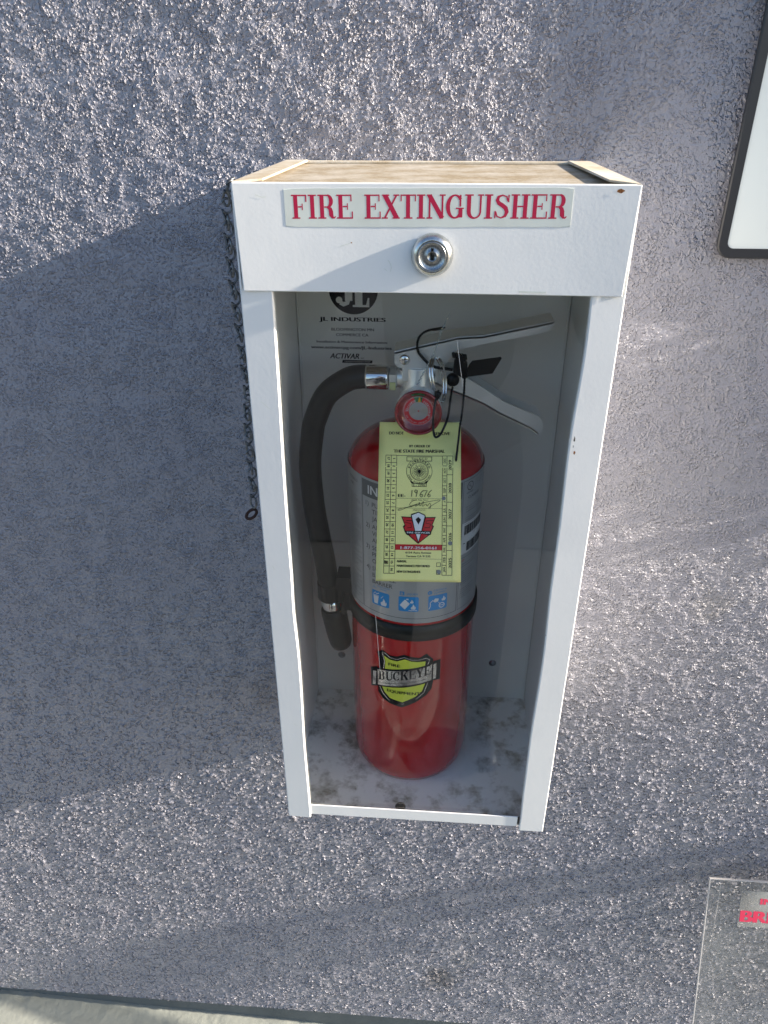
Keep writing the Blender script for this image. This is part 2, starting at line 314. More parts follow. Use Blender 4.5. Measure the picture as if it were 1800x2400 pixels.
def pline(mb, fn, pts, w, d=0.0, closed=False):
    P = pts + [pts[0]] if closed else pts; L = []; n = len(pts)
    for i, p in enumerate(P):
        if closed: a, b = P[(i-1) % n], P[(i+1) % n]
        else: a, b = P[max(i-1, 0)], P[min(i+1, len(P)-1)]
        dx, dy = b[0]-a[0], b[1]-a[1]; l = math.hypot(dx, dy) or 1; ww = w(i/(len(P)-1)) if callable(w) else w
        L.append(((p[0]-dy/l*ww/2, p[1]+dx/l*ww/2), (p[0]+dy/l*ww/2, p[1]-dx/l*ww/2)))
    vs = [fn(q[0], q[1], d) for pr in L for q in pr]
    mb.add(vs, [(2*i, 2*i+1, 2*i+3, 2*i+2) for i in range(len(L)-1)])
def rectf(mb, fn, x0, y0, x1, y1, d=0.0, nx=1):
    for i in range(nx):
        a = x0+(x1-x0)*i/nx; b = x0+(x1-x0)*(i+1)/nx
        mb.flat([(a, y0), (b, y0), (b, y1), (a, y1)], fn, d)
def frame2(mb, fn, x0, y0, x1, y1, w, d=0.0, nx=1):
    rectf(mb, fn, x0, y0, x1, y0+w, d, nx); rectf(mb, fn, x0, y1-w, x1, y1, d, nx)
    rectf(mb, fn, x0, y0+w, x0+w, y1-w, d); rectf(mb, fn, x1-w, y0+w, x1, y1-w, d)
def disc(mb, fn, x, y, r, d=0.0, n=24, ry=None):
    mb.flat([(x+r*math.cos(2*math.pi*i/n), y+(ry or r)*math.sin(2*math.pi*i/n)) for i in range(n)], fn, d)
def ringf(mb, fn, x, y, r, w, d=0.0, n=40, a0=0, a1=2*math.pi):
    vs = []; 
    for i in range(n+1):
        a = a0+(a1-a0)*i/n
        for q in (r-w/2, r+w/2): vs.append(fn(x+q*math.cos(a), y+q*math.sin(a), d))
    mb.add(vs, [(2*i, 2*i+1, 2*i+3, 2*i+2) for i in range(n)])
def arctext(mb, fn, body, cx, cy, r, h, a_mid, step, bold=0.0, flip=False, d=0.0, w=None):
    n = len(body)
    for i, ch in enumerate(body):
        if ch == ' ': continue
        k = i-(n-1)/2; a = a_mid + (k*step if flip else -k*step)
        rot = a + math.pi/2 if flip else a - math.pi/2
        text(mb, fn, ch, cx+r*math.cos(a), cy+r*math.sin(a), h, w=(w*(0.45 if ch in 'I1' else 1) if w else None), al='c', rot=rot, bold=bold, d=d)

# slab-serif capitals, one unit high: 'r' = rectangle, 's' = stroke with widths
T, t_, S = 0.158, 0.070, 0.058
def _stem(x, w=T, l=0.08, r=0.08, y0=0, y1=1):
    o = [('r', x, y0, x+w, y1)]
    if y0 == 0: o.append(('r', x-l, 0, x+w+r, S))
    if y1 == 1: o.append(('r', x-l, 1-S, x+w+r, 1))
    return o
def _arc(cx, cy, rx, ry, a0, a1, wf, n=18):
    o = []
    for i in range(n+1):
        q = i/n; a = math.radians(a0+(a1-a0)*q); o.append((cx+rx*math.cos(a), cy+ry*math.sin(a), wf(a)))
    return ('s', o)
_wf = lambda a: t_ + (T-t_)*abs(math.cos(a))**1.5
G = {
 'F': (0.66, _stem(0.10) + [('r', 0.10, 1-S, 0.62, 1), ('r', 0.57, 0.70, 0.62, 1), ('r', 0.27, 0.47, 0.46, 0.47+S), ('r', 0.42, 0.36, 0.46, 0.63)]),
 'I': (0.38, _stem(0.10)),
 'E': (0.70, _stem(0.10) + [('r', 0.10, 1-S, 0.62, 1), ('r', 0.575, 0.72, 0.62, 1), ('r', 0.27, 0.48, 0.47, 0.48+S), ('r', 0.43, 0.37, 0.47, 0.64), ('r', 0.10, 0, 0.66, S), ('r', 0.61, 0, 0.66, 0.30)]),
 'R': (0.74, _stem(0.10) + [('r', 0.10, 1-S, 0.42, 1), ('r', 0.27, 0.46, 0.42, 0.46+S), _arc(0.40, 0.73, 0.145, 0.243, -90, 90, _wf),
     ('s', [(0.40, 0.48, 0.08), (0.50, 0.42, 0.15), (0.53, 0.30, 0.17), (0.54, 0.14, 0.17), (0.60, 0.045, 0.10), (0.66, 0.03, 0.06), (0.71, 0.10, 0.04)])]),
 'X': (0.72, [('s', [(0.13, 0.97, T+.03), (0.59, 0.03, T+.03)]), ('s', [(0.58, 0.97, t_), (0.12, 0.03, t_)]), ('r', 0.02, 1-S, 0.30, 1), ('r', 0.46, 1-S, 0.69, 1), ('r', 0.0, 0, 0.24, S), ('r', 0.42, 0, 0.71, S)]),
 'T': (0.64, [('r', 0.235, 0, 0.235+T, 1), ('r', 0.15, 0, 0.49, S), ('r', 0.02, 1-S, 0.62, 1), ('r', 0.02, 0.72, 0.065, 1), ('r', 0.575, 0.72, 0.62, 1)]),
 'N': (0.76, [('r', 0.10, 0, 0.10+t_, 1), ('r', 0.60, 0, 0.60+t_, 1), ('s', [(0.12, 0.97, T+.02), (0.63, 0.03, T+.02)]), ('r', 0.02, 1-S, 0.22, 1), ('r', 0.02, 0, 0.25, S), ('r', 0.52, 1-S, 0.75, 1)]),
 'G': (0.72, [_arc(0.36, 0.5, 0.27, 0.465, 40, 320, _wf, 30), ('r', 0.53, 0.50, 0.60, 0.98), ('r', 0.50, 0.05, 0.50+T, 0.42), ('r', 0.40, 0.40, 0.71, 0.40+S)]),
 'U': (0.76, [('r', 0.10, 0.28, 0.10+T, 1), ('r', 0.595, 0.28, 0.595+t_, 1), _arc(0.405, 0.29, 0.222, 0.262, 180, 360, lambda a: t_+(T-t_)*max(0, -math.cos(a))**1.2, 20), ('r', 0.02, 1-S, 0.35, 1), ('r', 0.52, 1-S, 0.74, 1)]),
 'S': (0.64, [('s', [(0.53, 0.72, 0.06), (0.48, 0.90, 0.06), (0.32, 0.965, 0.06), (0.17, 0.90, 0.11), (0.125, 0.76, 0.14), (0.19, 0.64, 0.16), (0.33, 0.55, 0.17), (0.46, 0.44, 0.17), (0.51, 0.28, 0.15), (0.45, 0.11, 0.11), (0.30, 0.035, 0.06), (0.14, 0.10, 0.06), (0.08, 0.29, 0.06)]), ('r', 0.535, 0.68, 0.585, 0.98), ('r', 0.035, 0.02, 0.085, 0.32)]),
 'H': (0.76, _stem(0.10) + _stem(0.49) + [('r', 0.27, 0.475, 0.49, 0.475+S)]),
 'B': (0.74, _stem(0.10) + [('r', 0.10, 1-S, 0.42, 1), ('r', 0.10, 0, 0.42, S), ('r', 0.27, 0.49, 0.42, 0.49+S), _arc(0.41, 0.745, 0.125, 0.23, -90, 90, _wf), _arc(0.42, 0.26, 0.155, 0.235, -90, 90, _wf)]),
 'C': (0.68, [_arc(0.36, 0.5, 0.27, 0.465, 45, 320, _wf, 30), ('r', 0.53, 0.66, 0.59, 0.98)]),
 'K': (0.78, _stem(0.10) + [('s', [(0.62, 0.97, t_), (0.27, 0.45, t_)]), ('s', [(0.38, 0.60, T+.02), (0.64, 0.03, T+.02)]), ('r', 0.50, 1-S, 0.74, 1), ('r', 0.48, 0, 0.77, S)]),
 'Y': (0.70, [('r', 0.27, 0, 0.27+T, 0.45), ('s', [(0.12, 0.97, T+.02), (0.36, 0.42, T+.02)]), ('s', [(0.58, 0.97, t_), (0.38, 0.44, t_)]), ('r', 0.02, 1-S, 0.30, 1), ('r', 0.46, 1-S, 0.68, 1), ('r', 0.19, 0, 0.52, S)]),
 ' ': (0.40, []),
}
def serif(mb, fn, body, x, y, h, w, curve=None, rot=0.0):
    tot = sum(G[c][0] for c in body); sx = w/tot; cx = 0; k = 0; c_, s_ = math.cos(rot), math.sin(rot)
    def q(a, b, d):
        px = a*sx; py = b*h
        if curve: py += curve(px)
        return fn(x+px*c_-py*s_, y+px*s_+py*c_, d)
    for ch in body:
        for i, p in enumerate(G[ch][1]):
            d = 0.000003*(i+1)
            if p[0] == 'r': mb.flat([(cx+p[1], p[2]), (cx+p[3], p[2]), (cx+p[3], p[4]), (cx+p[1], p[4])], q, d)
            else:
                pts = p[1]; ww = [a[2] for a in pts]
                def wfun(tt, ww=ww): i_ = tt*(len(ww)-1); j = min(int(i_), len(ww)-2); return ww[j]+(ww[j+1]-ww[j])*(i_-j)
                pline(mb, q, [(cx+a[0], a[1]) for a in pts], wfun, d)
        cx += G[ch][0]

# ================================================================== THE WALL
def build_wall():
    rng = np.random.RandomState(11)
    res = 0.0008; NX, NZ = 2560, 2400           # 2.05 m x 1.92 m height map
    fx = np.fft.rfftfreq(NX, res)[None, :]; fz = np.fft.fftfreq(NZ, res)[:, None]; fr = np.sqrt(fx*fx+fz*fz)
    def band(lam, bw=0.45):
        n = rng.standard_normal((NZ, NX)).astype(np.float32); F = np.fft.rfft2(n)
        with np.errstate(divide='ignore'): F *= np.exp(-0.5*(np.log(np.maximum(fr, 1e-3)*lam)/bw)**2)
        o = np.fft.irfft2(F, s=(NZ, NX)); return (o/o.std()).astype(np.float32)
    a = band(0.0042, 0.40); b = band(0.0027, 0.30); c = band(0.022, 0.5); e = band(0.11, 0.5)
    grain = np.tanh(a*0.9)                       # soft lumps
    crev = -np.exp(-(b/0.22)**2)                 # thin worm-like grooves
    hgt = 0.00020*grain + 0.00010*b + 0.00005*crev + 0.00012*c + 0.0003*e
    hgt += 0.00045*np.clip(a+0.40*c-0.7, 0, 1.5)   # scattered taller blobs
    a3 = band(0.0078, 0.33); zrow = (np.arange(NZ)*res-0.82)[:, None]; wz = np.clip((0.30-zrow)/0.45, 0, 1)
    hgt += wz*(0.00120*np.clip(a3+0.35*c-0.62, 0, 1.6) + 0.00012*a)     # bigger blobs of render low on the wall
    ZT, ZB = 0.90, -0.765; RX = 760
    zs = [ZB]; 
    while zs[-1] < ZT: 
        tt = (zs[-1]-ZB)/(ZT-ZB); zs.append(zs[-1] + 0.00175-0.00080*tt)
    zs[-1] = ZT; zs = np.array(zs); RZ = len(zs); tt = ((zs-ZB)/(ZT-ZB))[:, None]
    xl = -0.90+0.43*tt; xr = 0.74-0.37*tt; u = np.linspace(0, 1, RX)[None, :]
    X = xl+(xr-xl)*u; Z = np.repeat(zs[:, None], RX, 1)
    ix = (X+1.0)/res; iz = (Z+0.82)/res; x0 = ix.astype(int); z0 = iz.astype(int); dx = ix-x0; dz = iz-z0
    x0 %= NX-1; z0 %= NZ-1
    H = (hgt[z0, x0]*(1-dx)*(1-dz)+hgt[z0, x0+1]*dx*(1-dz)+hgt[z0+1, x0]*(1-dx)*dz+hgt[z0+1, x0+1]*dx*dz)
    ed = np.minimum(np.minimum(u, 1-u)*60, (ZT-Z)/0.02); H = H*np.clip(ed, 0, 1)
    Z[0, :] += H[0, :]*3.0 - 0.0005              # ragged lower edge
    Y = -H - 0.0006*np.clip(ed, 0, 1)
    co = np.stack([X, Y, Z], -1).reshape(-1, 3).astype(np.float32)
    idx = np.arange(RX*RZ).reshape(RZ, RX); q = np.stack([idx[:-1, :-1], idx[:-1, 1:], idx[1:, 1:], idx[1:, :-1]], -1).reshape(-1, 4)
    me = bpy.data.meshes.new('stucco_wall'); me.vertices.add(len(co)); me.vertices.foreach_set('co', co.ravel())
    me.loops.add(q.size); me.loops.foreach_set('vertex_index', q.ravel().astype(np.int32))
    me.polygons.add(len(q)); me.polygons.foreach_set('loop_start', np.arange(0, q.size, 4, dtype=np.int32)); me.polygons.foreach_set('loop_total', np.full(len(q), 4, np.int32))
    me.polygons.foreach_set('use_smooth', np.ones(len(q), bool)); me.update(); me.materials.append(M['wall'])
    o = bpy.data.objects.new('wall', me); COL.objects.link(o); o['kind'] = 'structure'; o['label'] = 'grey rough stucco wall in grazing sunlight'
    # plain continuation of the same wall, outside the modelled relief
    mb = MB(); tl, tr, bl, br = (-0.47, ZT), (0.37, ZT), (-0.90, ZB), (0.74, ZB)
    f = lambda x, z: (x, 0.0, z)
    mb.add([f(-8, ZB), f(*bl), f(*tl), f(-8, ZT)], [(0, 1, 2, 3)]); mb.add([f(*br), f(8, ZB), f(8, ZT), f(*tr)], [(0, 1, 2, 3)])
    mb.add([f(-8, ZT), f(8, ZT), f(8, 3.2), f(-8, 3.2)], [(0, 1, 2, 3)])
    mb.add([(-8, 0.0, ZB), (8, 0.0, ZB), (8, 0.012, ZB), (-8, 0.012, ZB)], [(0, 1, 2, 3)])     # underside of the stucco
    m2 = mat('stucco_paint_far', (0.27, 0.26, 0.288), 0.5, bump=[(260, 0.0012)])
    mb.build('wall_continuation', m2, o)
build_wall()
mb = MB(); mb.box((-8, 0.012, -1.2), (8, 0.2, ZB := -0.765)); o = mb.build('foundation_wall', 'found', kind='structure')

# ground: painted concrete walk along the wall, trowel-waved, falling away to the right; asphalt beyond
def gz(x): return -0.800 - 0.047*(x+0.75)
mb = MB(); nx, ny = 260, 90; vs = []; fs = []
from mathutils import noise
for j in range(ny+1):
    y = 0.02 - 0.9*(j/ny)**1.6
    for i in range(nx+1):
        x = -1.5 + 3.0*i/nx
        h = 0.004*noise.noise(V(x*5, y*9, 0)) + 0.0022*noise.noise(V(x*17, y*8, 3)) + 0.0008*noise.noise(V(x*60, y*60, 1))
        dck = abs(x + 0.712 + 0.12*(y+0.02) + 0.006*noise.noise(V(y*30, 0, 0))); h -= 0.004*max(0, 1-dck/0.004)
        vs.append((x, y, gz(x)+h))
for j in range(ny):
    for i in range(nx):
        k = j*(nx+1)+i; fs.append((k, k+1, k+nx+2, k+nx+1))
mb.add(vs, fs, True); o = mb.build('walkway', 'concrete', kind='structure')
mb = MB(); mb.box((-8, -0.88, -1.2), (-1.5, 0.012, -0.76)); mb.box((1.5, -0.88, -1.2), (8, 0.012, -0.915)); mb.build('walkway_slab', 'concrete', kind='structure')
mb = MB(); mb.box((-8, -2.0, -1.2), (8, -0.88, -0.862)); mb.build('pavement', 'lot', kind='structure')
mb = MB(); mb.box((-60, -60, -1.4), (60, -2.35, -0.99)); mb.build('asphalt_lot', 'asphalt', kind='structure')
mb = MB(); mb.box((-60, -2.35, -1.4), (60, -2.0, -1.0)); mb.build('concrete_gutter', 'lot', kind='structure')
mb = MB(); mb.add([V(0.0075*math.cos(a)*(1+.3*math.sin(3*a)), 0.004*math.sin(a), 0) + V(-0.583, -0.062, gz(-0.583)+0.0035+0.001*k) for k in (-4, 3) for a in [2*math.pi*i/7 for i in range(7)]],
    [(0,1,2,3,4,5,6), (13,12,11,10,9,8,7)] + [(i, (i+1)%7, (i+1)%7+7, i+7) for i in range(7)])
o = mb.build('stone_chip', 'stone'); o['label'] = 'small pale stone chip lying on the concrete walkway'; o['category'] = 'stone'

# ================================================================== THE CABINET
H, D = 0.606, 0.1967
cab = thing('extinguisher_cabinet', 'white steel wall cabinet with glass front, cylinder lock and red lettered sticker', 'cabinet', (0, 0, 0))
mb = MB(); mb.box((-0.1285, -0.008, 0.0005), (0.1285, -0.0015, H-0.0015)); back = mb.build('back_panel', 'white_in', cab)
for s in (-1, 1):
    mb = MB(); mb.box((min(s*0.1300, s*0.1285), -D+0.0015, 0.0), (max(s*0.1300, s*0.1285), -0.0010, H-0.0030)); mb.build('side_panel', 'white', cab)
mb = MB(); mb.box((-0.1284, -D+0.004, -0.0005), (0.1284, -0.0081, 0.0015)); mb.build('floor_panel', 'floor', cab)
mb = MB(); mb.box((-0.1284, -D+0.0035, H-0.0040), (0.1284, -0.0081, H-0.0022)); mb.build('top_panel', 'dusttop', cab)
mb = MB(); mb.box((-0.1290, -0.0100, H-0.0021), (0.1290, -0.0012, H)); mb.build('rear_rim', 'dustflap', cab, bevel=0.0005)
for s in (-1, 1):          # folded flaps over the top, slightly sprung up at their inner edge
    mb = MB(); x0, x1 = s*0.1312, s*0.1120; z = H
    lift = 0.0018 if s > 0 else 0.0012
    mb.hexa([(x0, -D+0.003, z-0.001), (x1, -D+0.010, z+lift-0.001), (x1-s*0.001, -0.0105, z+0.0002-0.001), (x0, -0.0015, z-0.001),
             (x0, -D+0.003, z+0.0004), (x1, -D+0.010, z+lift+0.0004), (x1-s*0.001, -0.0105, z+0.0012), (x0, -0.0015, z+0.0004)]) if s > 0 else \
    mb.hexa([(x1, -D+0.010, z+lift-0.001), (x0, -D+0.003, z-0.001), (x0, -0.0015, z-0.001), (x1-s*0.001, -0.0105, z+0.0002-0.001),
             (x1, -D+0.010, z+lift+0.0004), (x0, -D+0.003, z+0.0004), (x0, -0.0015, z+0.0004), (x1-s*0.001, -0.0105, z+0.0012)])
    mb.build('top_flap', 'dustflap', cab, bevel=0.0003)

# upright door stiles: bent sheet with a folded inner lip, gently warped along the height
def stile(s, xo, xi, z0, z1, warp, lean):
    n = 44; th = 0.0012; mb = MB(); prof = []
    for k in range(n+1):
        z = z0+(z1-z0)*k/n; w = warp(z)
        yo = -D+0.0005; yi = -D - 0.0002 + lean
        P = [(xo, -D+0.012), (xo, yo+0.0008), (xo-s*0.0008, yo), (xi+w+s*0.0010, yi), (xi+w, yi+0.0010), (xi+w+s*0.0004, yi+0.0085), (xi+w+s*(0.0004+th), yi+0.0085), (xi+w+s*th, yi+0.0016), (xo-s*th*1.2, yo+th), (xo-s*th, -D+0.012)]
        prof.append([V(x, y, z) for x, y in P])
    m = len(prof[0]); vs = [p for r in prof for p in r]
    mb.add(vs, [(k*m+j, k*m+(j+1) % m, (k+1)*m+(j+1) % m, (k+1)*m+j) for k in range(n) for j in range(m)], False)
    mb.add(prof[0], [tuple(range(m))]); mb.add(prof[-1], [tuple(range(m))])
    return mb.build('door_stile', 'white', cab)
bump_ = lambda z, c, w: math.exp(-((z-c)/w)**2)
stile(-1, -0.1316, -0.1082, -0.0025, 0.545, lambda z: -0.0018*bump_(z, 0.36, 0.10) - 0.0012*bump_(z, 0.26, 0.03) - 0.0010*bump_(z, 0.10, 0.05), 0.0000)
stile(1, 0.1314, 0.1072, -0.0035, 0.545, lambda z: 0.0016*bump_(z, 0.50, 0.06) + 0.0014*bump_(z, 0.25, 0.05) - 0.0010*bump_(z, 0.05, 0.03) + 0.0006*math.sin(z*40), 0.0006)
# slanting tilt of the left stile bottom and the recessed bottom rail
mb = MB(); mb.box((-0.1088, -D+0.0015, 0.0008), (0.1045, -D+0.0030, 0.0146)); mb.box((-0.1088, -D+0.0030, 0.0008), (0.1045, -D+0.0100, 0.0018)); mb.build('bottom_rail', 'white', cab, bevel=0.0004)
mb = MB(); mb.box((0.1047, -D+0.0025, 0.0040), (0.1065, -D+0.0032, 0.0135)); mb.build('corner_gap', 'chip', cab)
mb = MB(); mb.box((-0.1086, -D+0.0036, 0.0030), (0.1086, -D+0.0060, 0.545)); mb.build('glass_pane', 'glass', cab)
mb = MB(); gl_ = lambda x, z, d: V(x, -D+0.0034-d, z); seg(mb, gl_, (-0.0392, 0.262), (-0.0352, 0.196), 0.00022); seg(mb, gl_, (0.020, 0.505), (0.026, 0.470), 0.0002); mb.build('glass_scratch', 'pale', cab, kind='stuff')
# header: broad folded cover with soft edges, a touch dished
mb = MB(); nx, nz = 26, 10; vs = []
def hy(u, v): return -D-0.0022 + 0.0017*math.sin(math.pi*u) + 0.00025*math.sin(u*9)
zt, zb = H+0.0003, 0.5372
for j in range(nz+1):
    for i in range(nx+1):
        u, v = i/nx, j/nz; xw = 0.1285+0.0020*v; x = -xw+0.0002+(2*xw)*u; z = zb+(zt-zb)*v
        vs.append((x, hy(u, v), z))
W_ = nx+1
fs = [(j*W_+i, j*W_+i+1, (j+1)*W_+i+1, (j+1)*W_+i) for j in range(nz) for i in range(nx)]
nf = len(vs); back_v = [(x, y+0.0014, z) for x, y, z in vs]
vs2 = vs+back_v; fs += [(a+nf, d+nf, c+nf, b+nf) for a, b, c, d in fs]
def rim(seq): return [(seq[i], seq[i+1], seq[i+1]+nf, seq[i]+nf) for i in range(len(seq)-1)]
fs += rim([i for i in range(W_)]) + rim([nz*W_+i for i in range(W_)]) + rim([j*W_ for j in range(nz+1)]) + rim([j*W_+nx for j in range(nz+1)])
mb.add(vs2, fs, False)
hd = mb.build('header', 'white', cab, bevel=0.0009)
mb = MB()
for s in (-1, 1): mb.box((min(s*0.1296, s*0.1310), -D-0.0006, 0.5385), (max(s*0.1296, s*0.1310), -D+0.02, H-0.0012))
mb.box((-0.1284, -D-0.0006, H-0.0011), (0.1284, -D+0.0038, H+0.0002)); mb.build('header_return', 'white', cab, bevel=0.0004)
# sticker with serif lettering
def hsurf(x, z, d): u = min(1, max(0, (x+0.1305)/0.261)); v = (z-zb)/(zt-zb); return V(x, hy(u, v)-d, z)
a_ = 0.0086
def st(x, z, d): c, s = math.cos(a_), math.sin(a_); return hsurf(-0.0036+(x*c-z*s), 0.5918+(x*s+z*c), d)
mb = MB(); n = 24; rnd = [random.uniform(-0.00022, 0.00022) for _ in range(n*2+2)]
vs = []; fs = []
for i in range(n+1):
    x = -0.0926+0.1852*i/n; cut = 0.0009 if i in (0, n) else 0
    for z in (-0.0116+cut+rnd[i], 0.0118-cut+rnd[i+n]*0.6): vs.append(st(x, z, 0.00022))
k = len(vs)
for i in range(n+1):
    x = -0.0926+0.1852*i/n
    for z in (-0.0116+rnd[i], 0.0118+rnd[i+n]*0.6): vs.append(st(x, z, 0.0))
fs += [(2*i, 2*i+2, 2*i+3, 2*i+1) for i in range(n)] + [(2*i, 2*i+2, 2*i+2+k, 2*i+k) for i in range(n)] + [(2*i+1, 2*i+3, 2*i+3+k, 2*i+1+k) for i in range(n)] + [(0, 1, 1+k, k), (2*n, 2*n+1, 2*n+1+k, 2*n+k)]
mb.add(vs, fs); stk = mb.build('sticker', 'sticker', cab)
mb = MB(); serif(mb, lambda x, z, d: st(x, z, 0.00027+d), 'FIRE EXTINGUISHER', -0.0882, -0.0066, 0.0146, 0.1782); mb.build('lettering', 'redink', stk)
# lock
lc = (0.0009, -D-0.0014, 0.5628)
lk = MB().lathe([(0.0138, 0.0), (0.0139, 0.0012), (0.0130, 0.0036), (0.0112, 0.0058), (0.0098, 0.0066), (0.0094, 0.0062)], lc, (0, -1, 0)).build('lock', 'lockring', cab)
MB().lathe([(0.0094, 0.0040), (0.0093, 0.0068), (0.0089, 0.0072), (0.0085, 0.0068), (0.0080, 0.0060), (0.0035, 0.0060), (0.0034, 0.0064), (0.0030, 0.0064), (0.0026, 0.0056), (0.0, 0.0055)], lc, (0, -1, 0)).build('lock_cylinder', 'lockface', lk)
lf = lambda x, z, d: V(lc[0]+x, lc[1]-0.00585-d, lc[2]+z)
mb = MB(); mb.plate([(-0.0008, -0.0021), (0.0010, -0.0021), (0.0010, 0.0006), (0.0002, 0.0008), (-0.0008, 0.0019)], lf, 0.0004); mb.plate([(-0.0008, 0.0031), (0.0010, 0.0031), (0.0010, 0.0052), (-0.0008, 0.0052)], lf, 0.0006); mb.build('keyhole', 'darkhole', lk)
# rust spots and paint chips
def blotch(name, m, fn, x, z, rx, rz, n=14, parent=cab, d=0.0001):
    mb = MB(); mb.flat([(x+rx*math.cos(2*math.pi*i/n)*random.uniform(.55, 1.15), z+rz*math.sin(2*math.pi*i/n)*random.uniform(.55, 1.15)) for i in range(n)], fn, d); return mb.build(name, m, parent)
blotch('rust_spot', 'rust', hsurf, 0.1178, 0.6028, 0.0024, 0.0013, d=0.0004)
blotch('rust_spot', 'rust', hsurf, -0.0528, 0.5698, 0.0006, 0.0005, d=0.0004)
blotch('rust_spot', 'rust', lambda x, y, d: V(x, y, H+0.0016+d), 0.1215, -0.010, 0.0048, 0.0022)
for P2, w2 in (([(-0.0605, 0.5675), (-0.0535, 0.5695)], 0.0003), ([(-0.0285, 0.5590), (-0.0268, 0.5565), (-0.0262, 0.5540), (-0.0268, 0.5515)], 0.00035), ([(-0.0310, 0.5535), (-0.0292, 0.5520)], 0.0003), ([(-0.1150, 0.5990), (-0.1105, 0.5975), (-0.1080, 0.5978)], 0.0004), ([(0.060, 0.5395), (0.078, 0.5393)], 0.0012)):
    mb = MB(); pline(mb, hsurf, P2, w2, 0.0004); mb.build('scratch', 'sticker', cab)
def stile_pt(x, z, d): return V(x, -D+0.0002-d, z)
for P2 in ([(-0.1230, 0.4560), (-0.1190, 0.4520), (-0.1165, 0.4500)], [(-0.1255, 0.3100), (-0.1240, 0.3060)], [(-0.1180, 0.1300), (-0.1150, 0.1275)]): mb = MB(); pline(mb, stile_pt, P2, 0.0003, 0.0004); mb.build('scratch', 'sticker', cab)
fs_ = lambda x, z, d: V(x, -D-0.0016-d, z)
for (x, z, rx, rz) in ((0.1098, 0.4333, 0.0007, 0.0024), (0.1096, 0.4275, 0.0003, 0.0010), (0.1078, 0.2506, 0.0004, 0.0006)): blotch('paint_chip', 'chip', fs_, x, z, rx, rz)
blotch('rust_spot', 'rust', fs_, 0.1110, 0.4225, 0.0008, 0.0018)
blotch('paint_chip', 'chip', lambda x, z, d: V(x, -D-0.0004-d, z), -0.1098, 0.2473, 0.0004, 0.0007)
# screws in back and floor
def screw(c, ax, r, m='lockface'):
    c = Vector(c); ax = Vector(ax)
    o = MB().lathe([(r*1.25, 0.0), (r*1.2, 0.0006), (r, 0.0009), (r*0.9, 0.0018), (r*0.55, 0.0024), (0, 0.0026)], c, ax, 20).build('screw', m, cab)
    e1 = V(1, 0, 0).lerp(V(0.3, 0, 0.4), 0.3).normalized() if abs(ax.y) > 0.5 else V(0.9, 0.4, 0).normalized(); e2 = ax.cross(e1)
    mb = MB()
    for q, (u, v) in enumerate(((e1, e2), (e2, e1))):
        A = c+ax*(0.00245+q*0.00002); mb.add([A+u*r*.6+v*r*.14, A-u*r*.6+v*r*.14, A-u*r*.6-v*r*.14, A+u*r*.6-v*r*.14], [(0, 1, 2, 3)])
    mb.build('screw_slot', 'darkhole', o)
screw((-0.0972, -0.008, 0.0578), (0, -1, 0), 0.0036); screw((0.0862, -0.008, 0.0560), (0, -1, 0), 0.0036)
screw((-0.0157, -0.1800, 0.0015), (0, 0, 1), 0.0044, 'dry')
# maker's print on the back panel
B = lambda x, z, d: V(x, -0.00815-d, z)
mb = MB(); cx, cz, R_ = -0.0738, 0.4970, 0.0232
disc(mb, B, cx, cz, R_, n=48); mb.build('maker_disc', 'ink', back)
mb = MB(); B2 = lambda x, z, d: V(x, -0.00835-d, z)
rectf(mb, B2, cx-0.0080, 0.4865, cx-0.0010, 0.516); pline(mb, B2, [(cx-0.0045, 0.4890), (cx-0.0060, 0.4845), (cx-0.0095, 0.4832), (cx-0.0125, 0.4850)], 0.0042, 0.00002); disc(mb, B2, cx-0.0136, 0.4872, 0.0031, 0.00004, 16)
rectf(mb, B2, cx+0.0015, 0.4822, cx+0.0085, 0.516, 0.00002); mb.flat([(cx-0.0008, 0.4808), (cx+0.0150, 0.4808), (cx+0.0150, 0.4895), (cx+0.0136, 0.4895), (cx+0.0118, 0.4828), (cx-0.0008, 0.4828)], B2, 0.00005)
mb.build('maker_initials', 'white_in', back)
mb = MB()
text(mb, B, 'JL INDUSTRIES', -0.0752, 0.4672, 0.0038, 0.0632, bold=0.035)
text(mb, B, 'BLOOMINGTON MN', -0.0752, 0.4580, 0.0027, 0.0410, bold=0.012)
text(mb, B, 'COMMERCE CA', -0.0757, 0.4528, 0.0027, 0.0312, bold=0.012)
text(mb, B, 'Installation & Maintenance Information:', -0.0760, 0.4460, 0.0023, 0.0690, bold=0.02)
text(mb, B, 'www.activarcpg.com/JL-Industries', -0.0770, 0.4402, 0.0029, 0.0785, bold=0.03)
text(mb, B, 'ACTIVAR', -0.0838, 0.4305, 0.0052, 0.0285, bold=0.03, shear=0.25); text(mb, B, 'INC.', -0.0660, 0.4305, 0.0014, 0.0036, al='c', shear=0.2)
mb.flat([(-0.0862, 0.4262), (-0.0567, 0.4262), (-0.0562, 0.4292), (-0.0857, 0.4292)], B, 0.0)
mb.build('maker_print', 'ink', back)
mb = MB(); text(mb, lambda x, z, d: B(x, z, 0.0001+d), 'CONSTRUCTION PRODUCTS GROUP', -0.0713, 0.4272, 0.0010, 0.0250); mb.build('maker_subprint', 'white_in', back)
# upright seam strips where the back meets the sides
for s in (-1, 1): mb = MB(); mb.box((min(s*0.1280, s*0.1262), -0.0100, 0.0016), (max(s*0.1280, s*0.1262), -0.0081, 0.50)); mb.build('corner_seam', 'white_in', cab, bevel=0.0004)

